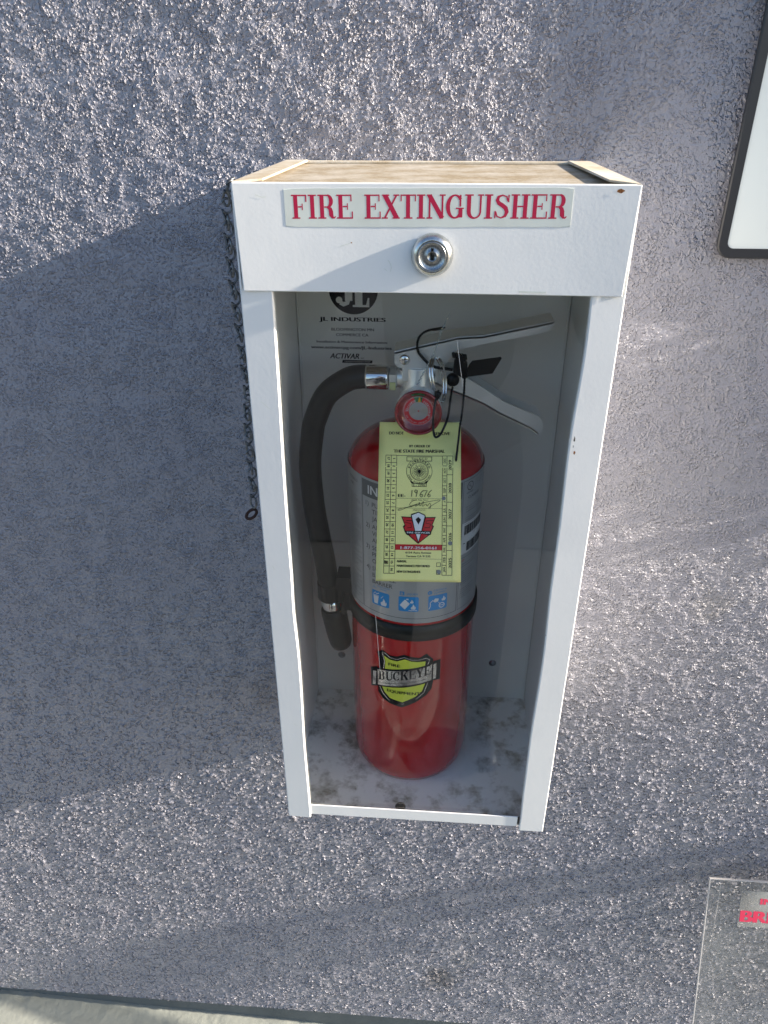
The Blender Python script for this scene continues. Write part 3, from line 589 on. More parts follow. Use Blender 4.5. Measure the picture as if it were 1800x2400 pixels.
# ================================================================== THE EXTINGUISHER
EX, EY, ER = -0.0098, -0.0886, 0.0628
ext = thing('fire_extinguisher', 'red fire extinguisher with silver instruction band standing inside the glazed cabinet', 'fire extinguisher', (EX, EY, 0.0015))
Z0 = 0.0015
prof = [(0.0, Z0+0.004), (0.050, Z0+0.003), (0.0540, Z0), (0.0575, Z0+0.002), (0.0612, Z0+0.010), (ER, Z0+0.022), (ER, 0.360)]
for i in range(1, 13):
    a = i/12*math.pi/2; prof.append((0.0160+(ER-0.0160)*math.cos(a)**0.9, 0.360+0.034*math.sin(a)))
prof += [(0.016, 0.396), (0.016, 0.400), (0.0, 0.400)]
MB().lathe(prof, (EX, EY, 0), (0, 0, 1), 96).build('body', 'red', ext)
MB().lathe([(0.019, 0.393), (0.019, 0.400), (0.0165, 0.402), (0.0165, 0.408)], (EX, EY, 0), (0, 0, 1), 40).build('neck_ring', 'alu', ext)
vb = MB().lathe([(0.0155, 0.405), (0.0155, 0.432), (0.0140, 0.436), (0.0140, 0.452), (0.0, 0.452)], (EX, EY, 0), (0, 0, 1), 32)
vb.tube([(EX, EY, 0.4265), (EX+0.001, -0.124, 0.4268)], [0.0075, 0.0065], 16)
vb.tube([(EX, EY, 0.4405), (-0.0275, EY, 0.4403)], [0.0088, 0.0088], 20)
vb.box((EX-0.0130, EY-0.0115, 0.440), (EX+0.0180, EY+0.0115, 0.462)); vb.build('valve_body', 'alu', ext, bevel=0.0008)
MB().tube([(0.006, EY, 0.45), (0.006, EY, 0.474)], 0.003, 12).build('valve_stem', 'chrome', ext)

def channel(name, front, yf, yb, top_edge, m='alu', th=0.0014, rl=0.0016):
    """U-channel: two side plates and the web that joins them along top_edge"""
    mb = MB()
    mb.plate(front, lambda x, z, d: V(x, yf+d, z), th)
    mb.plate(front, lambda x, z, d: V(x, yb-d, z), th)
    n = len(top_edge); vs = []
    for (x, z) in top_edge:
        for y, dz in ((yf, -rl*0.6), (yf+rl*0.35, 0.0), (yf+rl*1.2, rl*0.35), (yb-rl*1.2, rl*0.35), (yb-rl*0.35, 0.0), (yb, -rl*0.6)): vs.append(V(x, y, z+SG*dz))
    lo = [v - V(0, 0, SG*th) for v in vs]; K = len(vs); fs = []
    for i in range(n-1):
        for j in range(5): a = i*6+j; fs += [(a, a+1, a+7, a+6), (a+K, a+6+K, a+7+K, a+1+K)]
    for j in range(5): fs += [(j, j+1, j+1+K, j+K), ((n-1)*6+j, (n-1)*6+j+1, (n-1)*6+j+1+K, (n-1)*6+j+K)]
    for i in range(n-1): fs += [(i*6, i*6+6, i*6+6+K, i*6+K), (i*6+5, i*6+11, i*6+11+K, i*6+5+K)]
    mb.add(vs+lo, fs, False); return mb.build(name, m, ext)
SG = 1
top = [(-0.0296, 0.4669), (0.0, 0.4745), (0.0233, 0.4803), (0.0320, 0.4812), (0.0443, 0.4820), (0.0700, 0.4880), (0.1003, 0.4951)]
front = [(x, z-0.00094) for x, z in top] + [(0.1008, 0.4920), (0.0966, 0.4862), (0.0800, 0.4822), (0.0466, 0.4752), (0.0239, 0.4692), (0.0195, 0.4664), (0.0124, 0.4532), (-0.0255, 0.4530), (-0.0294, 0.4562)]
channel('squeeze_lever', front, -0.1005, -0.0735, top)
SG = -1
bot = [(-0.0255, 0.4500), (0.0045, 0.4386), (0.0207, 0.4312), (0.0340, 0.4262), (0.0492, 0.4198), (0.0640, 0.4110), (0.0784, 0.4045), (0.0900, 0.3990), (0.0978, 0.3935)]
front = [(x, z+0.00094) for x, z in bot] + [(0.0996, 0.3940), (0.1014, 0.4000), (0.1010, 0.4060), (0.0967, 0.4115), (0.0800, 0.4178), (0.0648, 0.4244), (0.0430, 0.4385), (0.0225, 0.4505), (-0.0245, 0.4525)]
channel('carry_handle', front, -0.0990, -0.0750, bot)
MB().lathe([(0.0047, 0.0), (0.0046, 0.0008), (0.0030, 0.0018), (0.0, 0.0020)], (-0.0208, -0.1004, 0.4600), (0, -1, 0), 20).build('pivot_rivet', 'chrome', ext)
MB().lathe([(0.0056, 0.0), (0.0057, 0.003), (0.0048, 0.0046), (0.0, 0.0050)], (0.0205, -0.0995, 0.4435), (0, -1, 0), 20).build('pin_head', 'plastic', ext)
MB().tube([(0.004, -0.068, 0.4500), (0.004, -0.112, 0.4500)], 0.0017, 10).build('pull_pin', 'chrome', ext)
# split ring of the pull pin: two turns of wire seen nearly edge-on
pts = []
nrm = V(0.86, -0.38, 0.20).normalized(); e1 = (V(0, 0, 1)-nrm*nrm.z).normalized(); e2 = nrm.cross(e1)
for i in range(97):
    a = 4*math.pi*i/96; pts.append(V(0.0082, -0.1165, 0.4480) + (e1*math.cos(a)*0.0185 + e2*math.sin(a)*0.0105) + nrm*(i/96-0.5)*0.0050)
MB().tube(pts, 0.00105, 8).build('pull_ring', 'chrome', ext)
# pressure gauge facing the glass
gc = V(-0.0073, -0.128, 0.4268)
ga = MB().lathe([(0.0060, -0.010), (0.0160, -0.006), (0.0190, -0.002), (0.0196, 0.006), (0.0193, 0.0085)], gc, (0, -1, 0), 56).build('pressure_gauge', 'alu', ext)
MB().lathe([(0.0193, 0.0080), (0.0196, 0.0100), (0.0186, 0.0112), (0.0176, 0.0108), (0.0172, 0.0085)], gc, (0, -1, 0), 56).build('gauge_rim', 'dial_reflection', ga)
MB().lathe([(0.0172, 0.0085), (0.0155, 0.0068), (0.0134, 0.0052), (0.0128, 0.0050)], gc, (0, -1, 0), 56).build('gauge_bevel', 'dial_reflection', ga)
GF = lambda x, z, d: V(gc.x+x, gc.y-0.0050-d, gc.z+z)
mb = MB(); disc(mb, GF, 0, 0, 0.0130, 0, 48); mb.build('dial', 'dial_red', ga)
mb = MB()
def wedge(mb, fn, r0, r1, a0, a1, d, n=8):
    vs = []
    for i in range(n+1):
        a = math.radians(90-(a0+(a1-a0)*i/n)); vs += [fn(r0*math.cos(a), r0*math.sin(a), d), fn(r1*math.cos(a), r1*math.sin(a), d)]
    mb.add(vs, [(2*i, 2*i+1, 2*i+3, 2*i+2) for i in range(n)])
wedge(mb, GF, 0.0060, 0.0128, -20, 16, 0.00010)
mb.add([V(gc.x+r*math.sin(math.radians(a)), gc.y-h-0.0004, gc.z+r*math.cos(math.radians(a))) for a in (-22, -11, 0, 11, 18) for r, h in ((0.0142, 0.0060), (0.0168, 0.0084))], [(2*i, 2*i+1, 2*i+3, 2*i+2) for i in range(4)])  # green sector's refraction in the lens side, painted on the bevel
mb.build('green_zone_and_reflection', 'green', ga)
mb = MB()
ringf(mb, GF, 0, 0, 0.0127, 0.00018, 0.00016, 48); ringf(mb, GF, 0, 0, 0.0121, 0.00018, 0.00016, 48)
arctext(mb, GF, 'RECHARGE', 0, 0, 0.0083, 0.0018, math.radians(143), 0.175, bold=0.02, d=0.00016, w=0.0011)
arctext(mb, GF, 'OVERCHARGE', 0, 0, 0.0083, 0.0018, math.radians(18), 0.165, bold=0.02, d=0.00016, w=0.0011)
arctext(mb, GF, 'USE WITH DRY CHEMICAL ONLY', 0, 0, 0.0112, 0.00115, math.radians(270), 0.094, flip=True, d=0.00016, w=0.0008)
text(mb, GF, 'kPa 0', -0.0106, 0.0004, 0.0008, rot=math.radians(90), d=0.00016); text(mb, GF, 'PSI 0', -0.0094, 0.0004, 0.0008, rot=math.radians(90), d=0.00016)
seg(mb, GF, (0.0004, 0.0095), (0.0003, 0.0127), 0.0003, 0.00025)
mb.build('dial_lettering', 'pale', ga)
mb = MB()
MBr = MB()
for k in range(12):
    r0 = 0.0006+k*0.00062; MBr.lathe([(r0, 0.0), (r0+0.00016, 0.00018), (r0+0.00046, 0.00018), (r0+0.00062, 0.0)], GF(0, 0, 0.0002), (0, -1, 0), 40)
MBr.build('dial_hub', 'hub', ga)
mb = MB(); mb.plate([(-0.0010, 0.0070), (0.0016, 0.0072), (0.0012, 0.0118), (0.0002, 0.0120)], GF, 0.0003); mb.build('needle', 'needle', ga)
MB().lathe([(0.0172, 0.0095), (0.0150, 0.0112), (0.0090, 0.0124), (0.0, 0.0128)], gc, (0, -1, 0), 48).build('gauge_lens', 'lens', ga)
# hose with crimped ends and nozzle
hp = [(-0.0490, -0.0886, 0.4401), (-0.0600, -0.0886, 0.4400), (-0.0720, -0.0888, 0.4368), (-0.0900, -0.0895, 0.4232), (-0.1005, -0.0905, 0.4018), (-0.1042, -0.0910, 0.3880), (-0.1082, -0.0915, 0.3546), (-0.1068, -0.0915, 0.3136), (-0.1030, -0.0915, 0.2813), (-0.0985, -0.0910, 0.2477), (-0.0958, -0.0905, 0.2186), (-0.0946, -0.0900, 0.2020)]
hs = MB().tube(smooth_path(hp, 8), 0.0105, 24).build('hose', 'rubber', ext)
MB().lathe([(0.0095, 0.0), (0.0107, 0.0006), (0.0109, 0.002), (0.0109, 0.0185), (0.0104, 0.0205), (0.0080, 0.0208)], (-0.0556, EY, 0.4401), (1, 0, 0), 40).build('crimp_sleeve', 'chrome', hs)
mb = MB().lathe([(0.0070, 0.0), (0.0098, 0.0006), (0.0100, 0.0012), (0.0100, 0.0060), (0.0096, 0.0068), (0.0070, 0.0074)], (-0.0345, EY, 0.4402), (1, 0, 0), 6, smooth=False); mb.build('hex_nut', 'alu', hs)
MB().lathe([(0.0075, 0.0), (0.0085, 0.0005), (0.0085, 0.0030), (0.0075, 0.0034)], (-0.0275, EY, 0.4402), (1, 0, 0), 24).build('hose_collar', 'chrome', hs)
mb = MB(); mb.box((-0.0336, EY-0.0094, 0.4318), (-0.0285, EY-0.0080, 0.4385)); mb.build('paint_dab', 'seal', hs)
nd = (V(-0.0850, -0.0880, 0.1386)-V(-0.0946, -0.0900, 0.2020)).normalized(); nb = V(-0.0946, -0.0900, 0.2025)
MB().lathe([(0.0090, 0.0), (0.0103, 0.001), (0.0103, 0.013), (0.0098, 0.0138)], nb, nd, 32).build('nozzle_ferrule', 'chrome', hs)
MB().lathe([(0.0110, 0.0128), (0.0128, 0.0138), (0.0132, 0.020), (0.0128, 0.045), (0.0120, 0.058), (0.0100, 0.0635), (0.0070, 0.066), (0.0, 0.067)], nb, nd, 32).build('nozzle', 'rubber', hs)
# strap round the body with its hose clip
sp = MB().lathe([(ER+0.0002, 0.2005), (ER+0.0022, 0.2010), (ER+0.0026, 0.2095), (ER+0.0022, 0.2178), (ER+0.0002, 0.2183)], (EX, EY, 0), (0, 0, 1), 96).build('strap', 'rubber', ext)
mb = MB()
mb.hexa([(-0.0800, -0.101, 0.196), (-0.0690, -0.108, 0.200), (-0.0690, -0.080, 0.200), (-0.0800, -0.083, 0.196), (-0.0790, -0.101, 0.226), (-0.0700, -0.106, 0.222), (-0.0700, -0.080, 0.222), (-0.0790, -0.083, 0.226)])
mb.hexa([(-0.0880, -0.103, 0.222), (-0.0690, -0.106, 0.219), (-0.0690, -0.080, 0.219), (-0.0880, -0.082, 0.222), (-0.0860, -0.103, 0.236), (-0.0720, -0.104, 0.236), (-0.0720, -0.082, 0.236), (-0.0860, -0.082, 0.236)])
mb.box((-0.0850, -0.1035, 0.206), (-0.0805, -0.0835, 0.223)); mb.box((-0.0820, -0.1015, 0.190), (-0.0770, -0.0940, 0.206))
mb.hexa([(-0.0725, -0.100, 0.228), (-0.0660, -0.100, 0.222), (-0.0660, -0.086, 0.222), (-0.0725, -0.086, 0.228), (-0.0725, -0.100, 0.238), (-0.0675, -0.100, 0.250), (-0.0675, -0.086, 0.250), (-0.0725, -0.086, 0.238)])
ap = [V(-0.0955, -0.0900, 0.213) + V(math.cos(a)*0.0122, math.sin(a)*0.0122, 0) for a in [math.radians(q) for q in range(20, 345, 15)]]
for k in range(len(ap)-1): mb.hexa([ap[k]+V(0, 0, -0.009), ap[k+1]+V(0, 0, -0.009), V(-0.0955, -0.09, 0.204)+(ap[k+1]-V(-0.0955, -0.09, 0.213))*0.88, V(-0.0955, -0.09, 0.204)+(ap[k]-V(-0.0955, -0.09, 0.213))*0.88,
        ap[k]+V(0, 0, 0.009), ap[k+1]+V(0, 0, 0.009), V(-0.0955, -0.09, 0.222)+(ap[k+1]-V(-0.0955, -0.09, 0.213))*0.88, V(-0.0955, -0.09, 0.222)+(ap[k]-V(-0.0955, -0.09, 0.213))*0.88])
mb.build('hose_clip', 'plastic', sp)
# ---- instruction band
def CY(off): return lambda s, z, d: V(EX+(ER+off+d)*math.sin(s/ER/1000), EY-(ER+off+d)*math.cos(s/ER/1000), z/1000)
L0, L1, LT, LB = -128, 128, 365.4, 221.0
mb = MB(); rectf(mb, CY(0.00025), L0, LB, L1, LT, nx=96); 
for i in range(96): pass
band_ = mb.build('instruction_band', 'label', ext)
for p in band_.data.polygons: p.use_smooth = True
c1 = CY(0.00040)
mb = MB(); frame2(mb, c1, -50.6, 226.2, 46.2, 363.2, 0.5, nx=30); frame2(mb, c1, 47.6, 226.2, 92, 363.2, 0.35, nx=12)
rectf(mb, c1, 47.6, 283, 92, 283.3, nx=12); rectf(mb, c1, -92, 226.2, -51.4, 226.6, nx=12); rectf(mb, c1, -51.6, 226.6, -51.3, 363)
mb.build('border', 'fineink', band_)
mb = MB(); rectf(mb, c1, -50.1, 346.9, 45.7, 362.6, nx=30); mb.build('title_bar', 'bar', band_)
mb = MB(); text(mb, CY(0.00052), 'INSTRUCTIONS', -2, 350.4, 8.6, 82, bold=0.02); mb.build('title_lettering', 'pale', band_)
mb = MB(); zz = [339.5, 331.6, 323.7]
rows = [('1)', ['PULL PIN', 'TIREZ', 'JALE']), ('2)', ['AIM', 'VISEZ', 'APUNTE']), ('3)', ['SQUEEZE', 'PRESSEZ', 'OPRIMA']), ('4)', ['SWEEP', 'BALAYEZ', 'BARRER'])]
for k, (num, ws) in enumerate(rows):
    zb_ = 338.6-k*22.2; text(mb, c1, num, -46.0, zb_, 4.6, al='l')
    for j, w_ in enumerate(ws): text(mb, c1, w_, -38.6, zb_-j*7.0, 4.5, al='l')
mb.build('step_lettering', 'fineink', band_)
mb = MB(); rng = random.Random(4)
def scribble(mb, fn, x0, x1, z, h, rg, w=0.32):
    x = x0
    while x < x1:
        l = rg.uniform(0.8, 3.6); l = min(l, x1-x); rectf(mb, fn, x, z, x+l, z+h*w); 
        for q in range(int(l/0.55)): rectf(mb, fn, x+q*0.55, z+h*w, x+q*0.55+0.16, z+h*rg.uniform(.75, 1.0), 0.00001)
        x += l+rg.uniform(0.4, 0.9)
z = 341.0
while z > 231:
    if rng.random() < 0.92: scribble(mb, c1, -74+rng.uniform(0, 1), -53-rng.choice([0, 0, 0, 6, 11]), z, 0.85, rng)
    z -= 1.75
for z in (336, 333.6, 331.2, 325, 322.8, 320.6, 318.4): scribble(mb, c1, 52, 78, z, 0.8, rng)
for z in (276, 273.4, 268, 265.6, 263.2, 260.8, 258.4, 256, 253.6, 248, 245.6, 243.2, 240.8, 238.4): scribble(mb, c1, 50, 74+rng.uniform(-6, 2), z, 0.8, rng)
text(mb, c1, 'MODELO', -66, 355.4, 3.0, 16); text(mb, c1, 'ABC', -68, 350.2, 2.6, 8)
text(mb, c1, 'LISTED', 56.7, 349.6, 1.6, 9, bold=0.01); text(mb, c1, 'CLASSIFIED', 64, 344.2, 2.6, 19); ringf(mb, c1, 56.7, 356.6, 4.0, 0.7, 0, 32); text(mb, c1, 'U', 55.9, 356.3, 2.3, 1.6, bold=0.02); text(mb, c1, 'L', 57.9, 354.4, 2.3, 1.5, bold=0.02)
for z in (359, 356.8, 354.6): scribble(mb, c1, 64, 78, z, 0.7, rng)
mb.build('small_print', 'fineink', band_)
mb = MB(); rectf(mb, c1, 48.6, 287.4, 88, 320.4, nx=10); mb.build('barcode_patch', 'pale', band_)
mb = MB(); c2 = CY(0.00060); x = 51.6
while x < 84:
    w_ = rng.choice([0.4, 0.4, 0.8, 1.2]); rectf(mb, c2, x, 307.6, x+w_, 317.4); x += w_+rng.choice([0.4, 0.4, 0.8])
x = 55.6
while x < 84:
    w_ = rng.choice([0.4, 0.4, 0.8, 1.2]); rectf(mb, c2, x, 289.4, x+w_, 299.0); x += w_+rng.choice([0.4, 0.4, 0.8])
rectf(mb, c2, 51.0, 298.4, 53.2, 299.2)
mb.build('barcode', 'ink', band_)
mb = MB(); seg(mb, c1, (50.5, 279.6), (54, 281.4), 0.7); mb.build('red_mark', 'logo_red', band_)
# three blue pictograms
def rrect(mb, fn, x0, y0, x1, y1, r, d=0.0):
    P = []
    for cx, cy, a0 in ((x1-r, y1-r, 0), (x0+r, y1-r, 90), (x0+r, y0+r, 180), (x1-r, y0+r, 270)):
        for k in range(5): a = math.radians(a0+k*22.5); P.append((cx+r*math.cos(a), cy+r*math.sin(a)))
    n = len(P); mx, my = (x0+x1)/2, (y0+y1)/2; vs = [fn(mx, my, d)] + [fn(x, y, d) for x, y in P]
    mb.add(vs, [(0, 1+i, 1+(i+1) % n) for i in range(n)])
SQ = ((-39.2, 234.8, -20.6, 250.9), (-11.5, 234.8, 7.2, 251.4), (16.2, 234.8, 34.9, 251.6))
mb = MB()
def flame(x, y, s):
    mb.flat([(x-1.6*s, y), (x-2.2*s, y+1.6*s), (x-1.5*s, y+3.0*s), (x-1.3*s, y+2.0*s), (x-0.5*s, y+3.6*s), (x-0.2*s, y+5.6*s), (x+0.9*s, y+3.8*s), (x+1.2*s, y+2.4*s), (x+1.9*s, y+3.2*s), (x+2.1*s, y+1.4*s), (x+1.4*s, y)], c2, 0)
x0, y0 = SQ[0][:2]
mb.flat([(x0+2.6, y0+1.6), (x0+6.6, y0+1.6), (x0+7.6, y0+10.2), (x0+1.6, y0+10.2)], c2); rectf(mb, c2, x0+1.2, y0+10.6, x0+8.0, y0+11.2)
pline(mb, c2, [(x0+2, y0+12.4), (x0+4, y0+14), (x0+5.5, y0+12.6), (x0+8, y0+14.2)], 0.8); flame(x0+13.0, y0+1.4, 1.5); pline(mb, c2, [(x0+10, y0+9), (x0+11.5, y0+11), (x0+12.5, y0+12)], 0.5)
x0, y0 = SQ[1][:2]
mb.flat([(x0+1.2, y0+6.8), (x0+6.0, y0+13.6), (x0+10.6, y0+9.0), (x0+6.0, y0+2.2)], c2); rectf(mb, c2, x0+7.2, y0+13.0, x0+9.2, y0+14.6)
flame(x0+13.8, y0+2.6, 1.1); flame(x0+12.4, y0+9.6, 0.75); pline(mb, c2, [(x0+9.4, y0+1.6), (x0+12, y0+1.3), (x0+15, y0+1.9), (x0+17.4, y0+1.5)], 0.7)
x0, y0 = SQ[2][:2]
pline(mb, c2, [(x0+0.6, y0+2.0), (x0+2.0, y0+5.0), (x0+1.8, y0+9.0), (x0+4.6, y0+12.0)], 0.9); mb.flat([(x0+4.6, y0+10.2), (x0+6.2, y0+13.4), (x0+10.2, y0+12.6), (x0+9.4, y0+9.6), (x0+6.6, y0+8.8)], c2)
ringf(mb, c2, x0+13.2, y0+4.6, 2.6, 1.0, 0, 20); seg(mb, c2, (x0+11.6, y0+4.6), (x0+14.8, y0+4.6), 0.8, 0.00001); flame(x0+15.0, y0+9.2, 1.0); seg(mb, c2, (x0+9.6, y0+8.4), (x0+11.6, y0+6.8), 0.5)
PICS = mb
mb = MB()
pline(mb, c1, [(-38.6, 253.6), (-36.4, 256.6), (-34.2, 253.6)], 0.4, closed=True); text(mb, c1, 'A', -36.4, 254.0, 1.4, 1.2)
text(mb, c1, 'TRASH·WOOD', -26.6, 255.6, 1.6, 13); text(mb, c1, 'PAPER', -26.6, 253.2, 1.5, 7)
text(mb, c1, 'LIQUIDS', 1.2, 253.6, 2.0, 10); text(mb, c1, 'ELECTRICAL', 27.6, 256.2, 1.8, 13.5); text(mb, c1, 'EQUIPMENT', 27.6, 253.4, 1.8, 12.5)
rectf(mb, c1, -10.4, 252.8, -6.2, 256.8); disc(mb, c1, 17.6, 255.2, 2.2); mb.build('class_lettering', 'blue', band_)
mb = MB(); text(mb, c2, 'B', -8.3, 253.4, 2.6, 2.2, bold=.03); text(mb, c2, 'C', 17.6, 253.9, 2.4, 2.2, bold=.03); mb.build('class_symbol', 'label', band_, kind='stuff')
# ---- shield sticker
sh_out = [(-34.3, 177.9), (-27.4, 182.5), (-19.7, 178.6), (-12.4, 179.1), (-5.4, 182.5), (1.5, 180.2), (9.6, 179.3), (16.4, 183.7), (23.3, 175.7), (23.1, 163.8), (24.2, 148.2), (22.7, 137.8), (16.7, 129.7), (6.1, 121.3), (-7.0, 113.9), (-19.5, 116.2), (-27.5, 120.2), (-33.1, 127.0), (-33.1, 141.2), (-30.2, 158.0), (-31.5, 169.5)]
sh_line = [(-28.1, 179.3), (-24.1, 179.3), (-19.7, 175.9), (-12.4, 175.4), (-5.4, 179.2), (1.6, 176.6), (8.5, 176.2), (15.4, 178.2), (19.6, 175.8), (17.8, 169.4), (16.5, 159.1), (18.1, 145.0), (14.8, 134.0), (7.8, 126.8), (-6.4, 118.5), (-20.8, 120.6), (-27.5, 127.4), (-31.4, 135.8), (-27.4, 153.1), (-25.4, 169.1)]
sh_fill = [(-26.1, 176.3), (-19.7, 173.4), (-12.4, 173.2), (-4.8, 177.0), (1.6, 174.7), (8.5, 174.2), (15.5, 174.3), (14.7, 159.4), (16.0, 147.0), (12.9, 136.6), (6.5, 129.5), (-6.5, 121.2), (-19.5, 123.7), (-25.4, 129.8), (-28.8, 137.0), (-25.4, 154.0), (-24.5, 169.5)]
ban_out = [(-42.2, 154.1), (-34.4, 159.1), (-33.0, 158.2), (-19.6, 161.4), (-5.2, 164.7), (8.7, 167.5), (20.4, 170.4), (24.0, 173.3), (31.0, 173.4), (31.3, 148.2), (23.6, 148.4), (21.1, 147.5), (4.5, 143.3), (-7.3, 140.4), (-19.6, 137.9), (-31.7, 134.9), (-41.6, 130.1)]
ban_in = [(-33.4, 155.7), (-19.6, 159.1), (-5.2, 162.2), (8.7, 165.3), (21.9, 169.3), (22.0, 149.6), (4.4, 145.6), (-7.3, 142.6), (-19.6, 139.8), (-33.1, 136.2)]
ban_l = [(-39.0, 151.3), (-34.7, 152.8), (-35.8, 134.8), (-39.7, 133.2)]; ban_r = [(23.5, 168.9), (26.6, 170.3), (26.7, 150.6), (23.5, 150.3)]
def wrap(name, polys, off, m, parent, rows=1.6):
    """triangulated polygon cut into narrow strips so that it hugs the cylinder"""
    mb = MB(); o = None; me = bpy.data.meshes.new(name); bm = bmesh.new()
    for P in polys: bm.faces.new([bm.verts.new((x, y, 0)) for x, y in P])
    bmesh.ops.triangulate(bm, faces=bm.faces)
    x = -60.0
    while x < 60:
        bmesh.ops.bisect_plane(bm, geom=bm.verts[:]+bm.edges[:]+bm.faces[:], plane_co=(x, 0, 0), plane_no=(1, 0, 0)); x += 2.0
    fn = CY(off); bm.verts.index_update(); vs = [fn(v.co.x, v.co.y, 0) for v in bm.verts]; fs = [tuple(v.index for v in f.verts) for f in bm.faces]; bm.free()
    mb.add(vs, fs); return mb.build(name, m, parent)
def rpoly(x0, y0, x1, y1, r):
    return [(cx+r*math.cos(math.radians(a0+k*22.5)), cy+r*math.sin(math.radians(a0+k*22.5))) for cx, cy, a0 in ((x1-r, y1-r, 0), (x0+r, y1-r, 90), (x0+r, y0+r, 180), (x1-r, y0+r, 270)) for k in range(5)]
for q in SQ: wrap('pictogram', [rpoly(*q, 1.4)], 0.00042, 'blue', band_)
o = PICS.build('pictogram_figures', 'pale', band_, kind='stuff')
shd = wrap('shield_sticker', [sh_out], 0.00020, 'ink', ext)
mb = MB(); pline(mb, CY(0.00034), sh_line, 0.8, closed=True); mb.build('shield_outline', 'foil', shd)
wrap('shield_field', [sh_fill], 0.00040, 'shieldy', shd)
wrap('ribbon_backing', [ban_out], 0.00050, 'ink', shd)
wrap('ribbon', [ban_in, ban_l, ban_r], 0.00062, 'foil', shd)
mb = MB(); c3 = CY(0.00074)
serif(mb, c3, 'BUCKEYE', -32.2, 143.8, 11.2, 53.6, curve=lambda x: 0.262*x)
text(mb, c3, 'EQUIPMENT', -5.8, 131.9, 3.6, 33.4, bold=0.02); text(mb, c3, 'FIRE', -15.2, 166.0, 3.6, 11.6, bold=0.02)
text(mb, c3, '110 KINGS ROAD, KINGS MOUNTAIN, NC 28086', -6, 145.8, 1.1, 46, rot=math.atan(0.25), bold=0.01); text(mb, c3, '704 739 7415', -6, 143.4, 1.1, 13, rot=math.atan(0.25))
pline(mb, c3, [(-37.2, 153.2), (-36.2, 155.0), (-37.0, 156.4), (-38.4, 155.6)], 0.6); pline(mb, c3, [(25.4, 169.6), (26.4, 171.6), (27.6, 170.6), (27.0, 169.4)], 0.6)
mb.build('shield_lettering', 'ink', shd)

# ================================================================== PAPER TAG, SEALS
tag = thing('inspection_tag', 'yellow paper inspection tag with date columns hanging below the pressure gauge', 'tag', (-0.005, -0.13, 0.42))
TGE = [(0, (-0.0406, -0.1195, 0.4105), (0.0287, -0.1195, 0.4123)), (0.06, (-0.0404, -0.1255, 0.4043), (0.0289, -0.1255, 0.406)), (0.12, (-0.0399, -0.1345, 0.3994), (0.029, -0.1345, 0.4011)), (0.2, (-0.0394, -0.1455, 0.3926), (0.0291, -0.1455, 0.3944)), (0.28, (-0.039, -0.1535, 0.3846), (0.0294, -0.1535, 0.3864)), (0.36, (-0.039, -0.1575, 0.3748), (0.0298, -0.1575, 0.3766)), (0.5, (-0.0392, -0.163, 0.3566), (0.0306, -0.163, 0.3585)), (0.65, (-0.0394, -0.168, 0.3363), (0.0315, -0.168, 0.3382)), (0.8, (-0.0396, -0.173, 0.3155), (0.0324, -0.173, 0.3176)), (1, (-0.04, -0.1795, 0.2871), (0.0337, -0.1795, 0.2892))]
def TG(off):
    def f(px, py, d):      # px, py in the print's own grid (x right, y down negative)
        v = (-py-153)/(2113-153); u = (px-(158-50*v))/(1002+50*v)
        k = 0
        while k < len(TGE)-2 and v > TGE[k+1][0]: k += 1
        t = (v-TGE[k][0])/(TGE[k+1][0]-TGE[k][0]); L = Vector(TGE[k][1]).lerp(Vector(TGE[k+1][1]), t); R = Vector(TGE[k][2]).lerp(Vector(TGE[k+1][2]), t)
        return L.lerp(R, u) - V(0, 0.95, 0.31)*(off+d) - V(0, 0.0002*math.sin(math.pi*u), 0)
    return f
mb = MB(); nu, nv = 10, 50; vs = []
for off in (0.0, 0.0003):
    f = TG(off)
    for j in range(nv+1):
        for i in range(nu+1):
            v = j/nv; vs.append(f(158-50*v+(1002+50*v)*i/nu, -(153+1960*v), 0))
W_ = nu+1; K = (nu+1)*(nv+1); fs = []
for j in range(nv):
    for i in range(nu): a = j*W_+i; fs += [(a, a+1, a+W_+1, a+W_), (a+K, a+W_+K, a+W_+1+K, a+1+K)]
fs += [(i, i+K, i+1+K, i+1) for i in range(nu)] + [(nv*W_+i, nv*W_+i+1, nv*W_+i+1+K, nv*W_+i+K) for i in range(nu)] + [(j*W_, (j+1)*W_, (j+1)*W_+K, j*W_+K) for j in range(nv)] + [(j*W_+nu, j*W_+nu+K, (j+1)*W_+nu+K, (j+1)*W_+nu) for j in range(nv)]
mb.add(vs, fs, True); tp = mb.build('card', 'yellow', tag)
t1 = TG(0.00045); t2 = TG(0.00068); t3 = TG(0.00100)
def Y(y): return -y
mb = MB()
text(mb, t1, 'DO NOT', 367, Y(302), 36, 178, bold=0.05); text(mb, t1, 'REMOVE', 926, Y(306), 36, 200, bold=0.05)
text(mb, t1, 'BY ORDER OF', 655, Y(458), 30, 256, bold=0.05); text(mb, t1, 'THE STATE FIRE MARSHAL', 648, Y(524), 38, 626, bold=0.055)
text(mb, t1, 'EE-', 432, Y(1070), 36, 88, bold=0.04)
text(mb, t1, '(Cert. Reg. No.)', 650, Y(1112), 16, 200, shear=0.2); text(mb, t1, '(Signature)', 645, Y(1234), 18, 150, shear=0.2)
text(mb, t1, '6154 Aura Avenue', 637, Y(1764), 24, 316, bold=0.03); text(mb, t1, 'Tarzana CA 91335', 635, Y(1808), 24, 300, bold=0.03)
text(mb, t1, 'ANNUAL', 432, Y(1874), 28, 122, bold=0.05); text(mb, t1, 'MAINTENANCE PERFORMED', 575, Y(1930), 28, 406, bold=0.05); text(mb, t1, 'NEW EXTINGUISHER', 517, Y(2002), 28, 292, bold=0.05)
def cell(i, x0t, x0b, y0, y1, n): v = (y0+(y1-y0)*(i+0.5)/n); return v
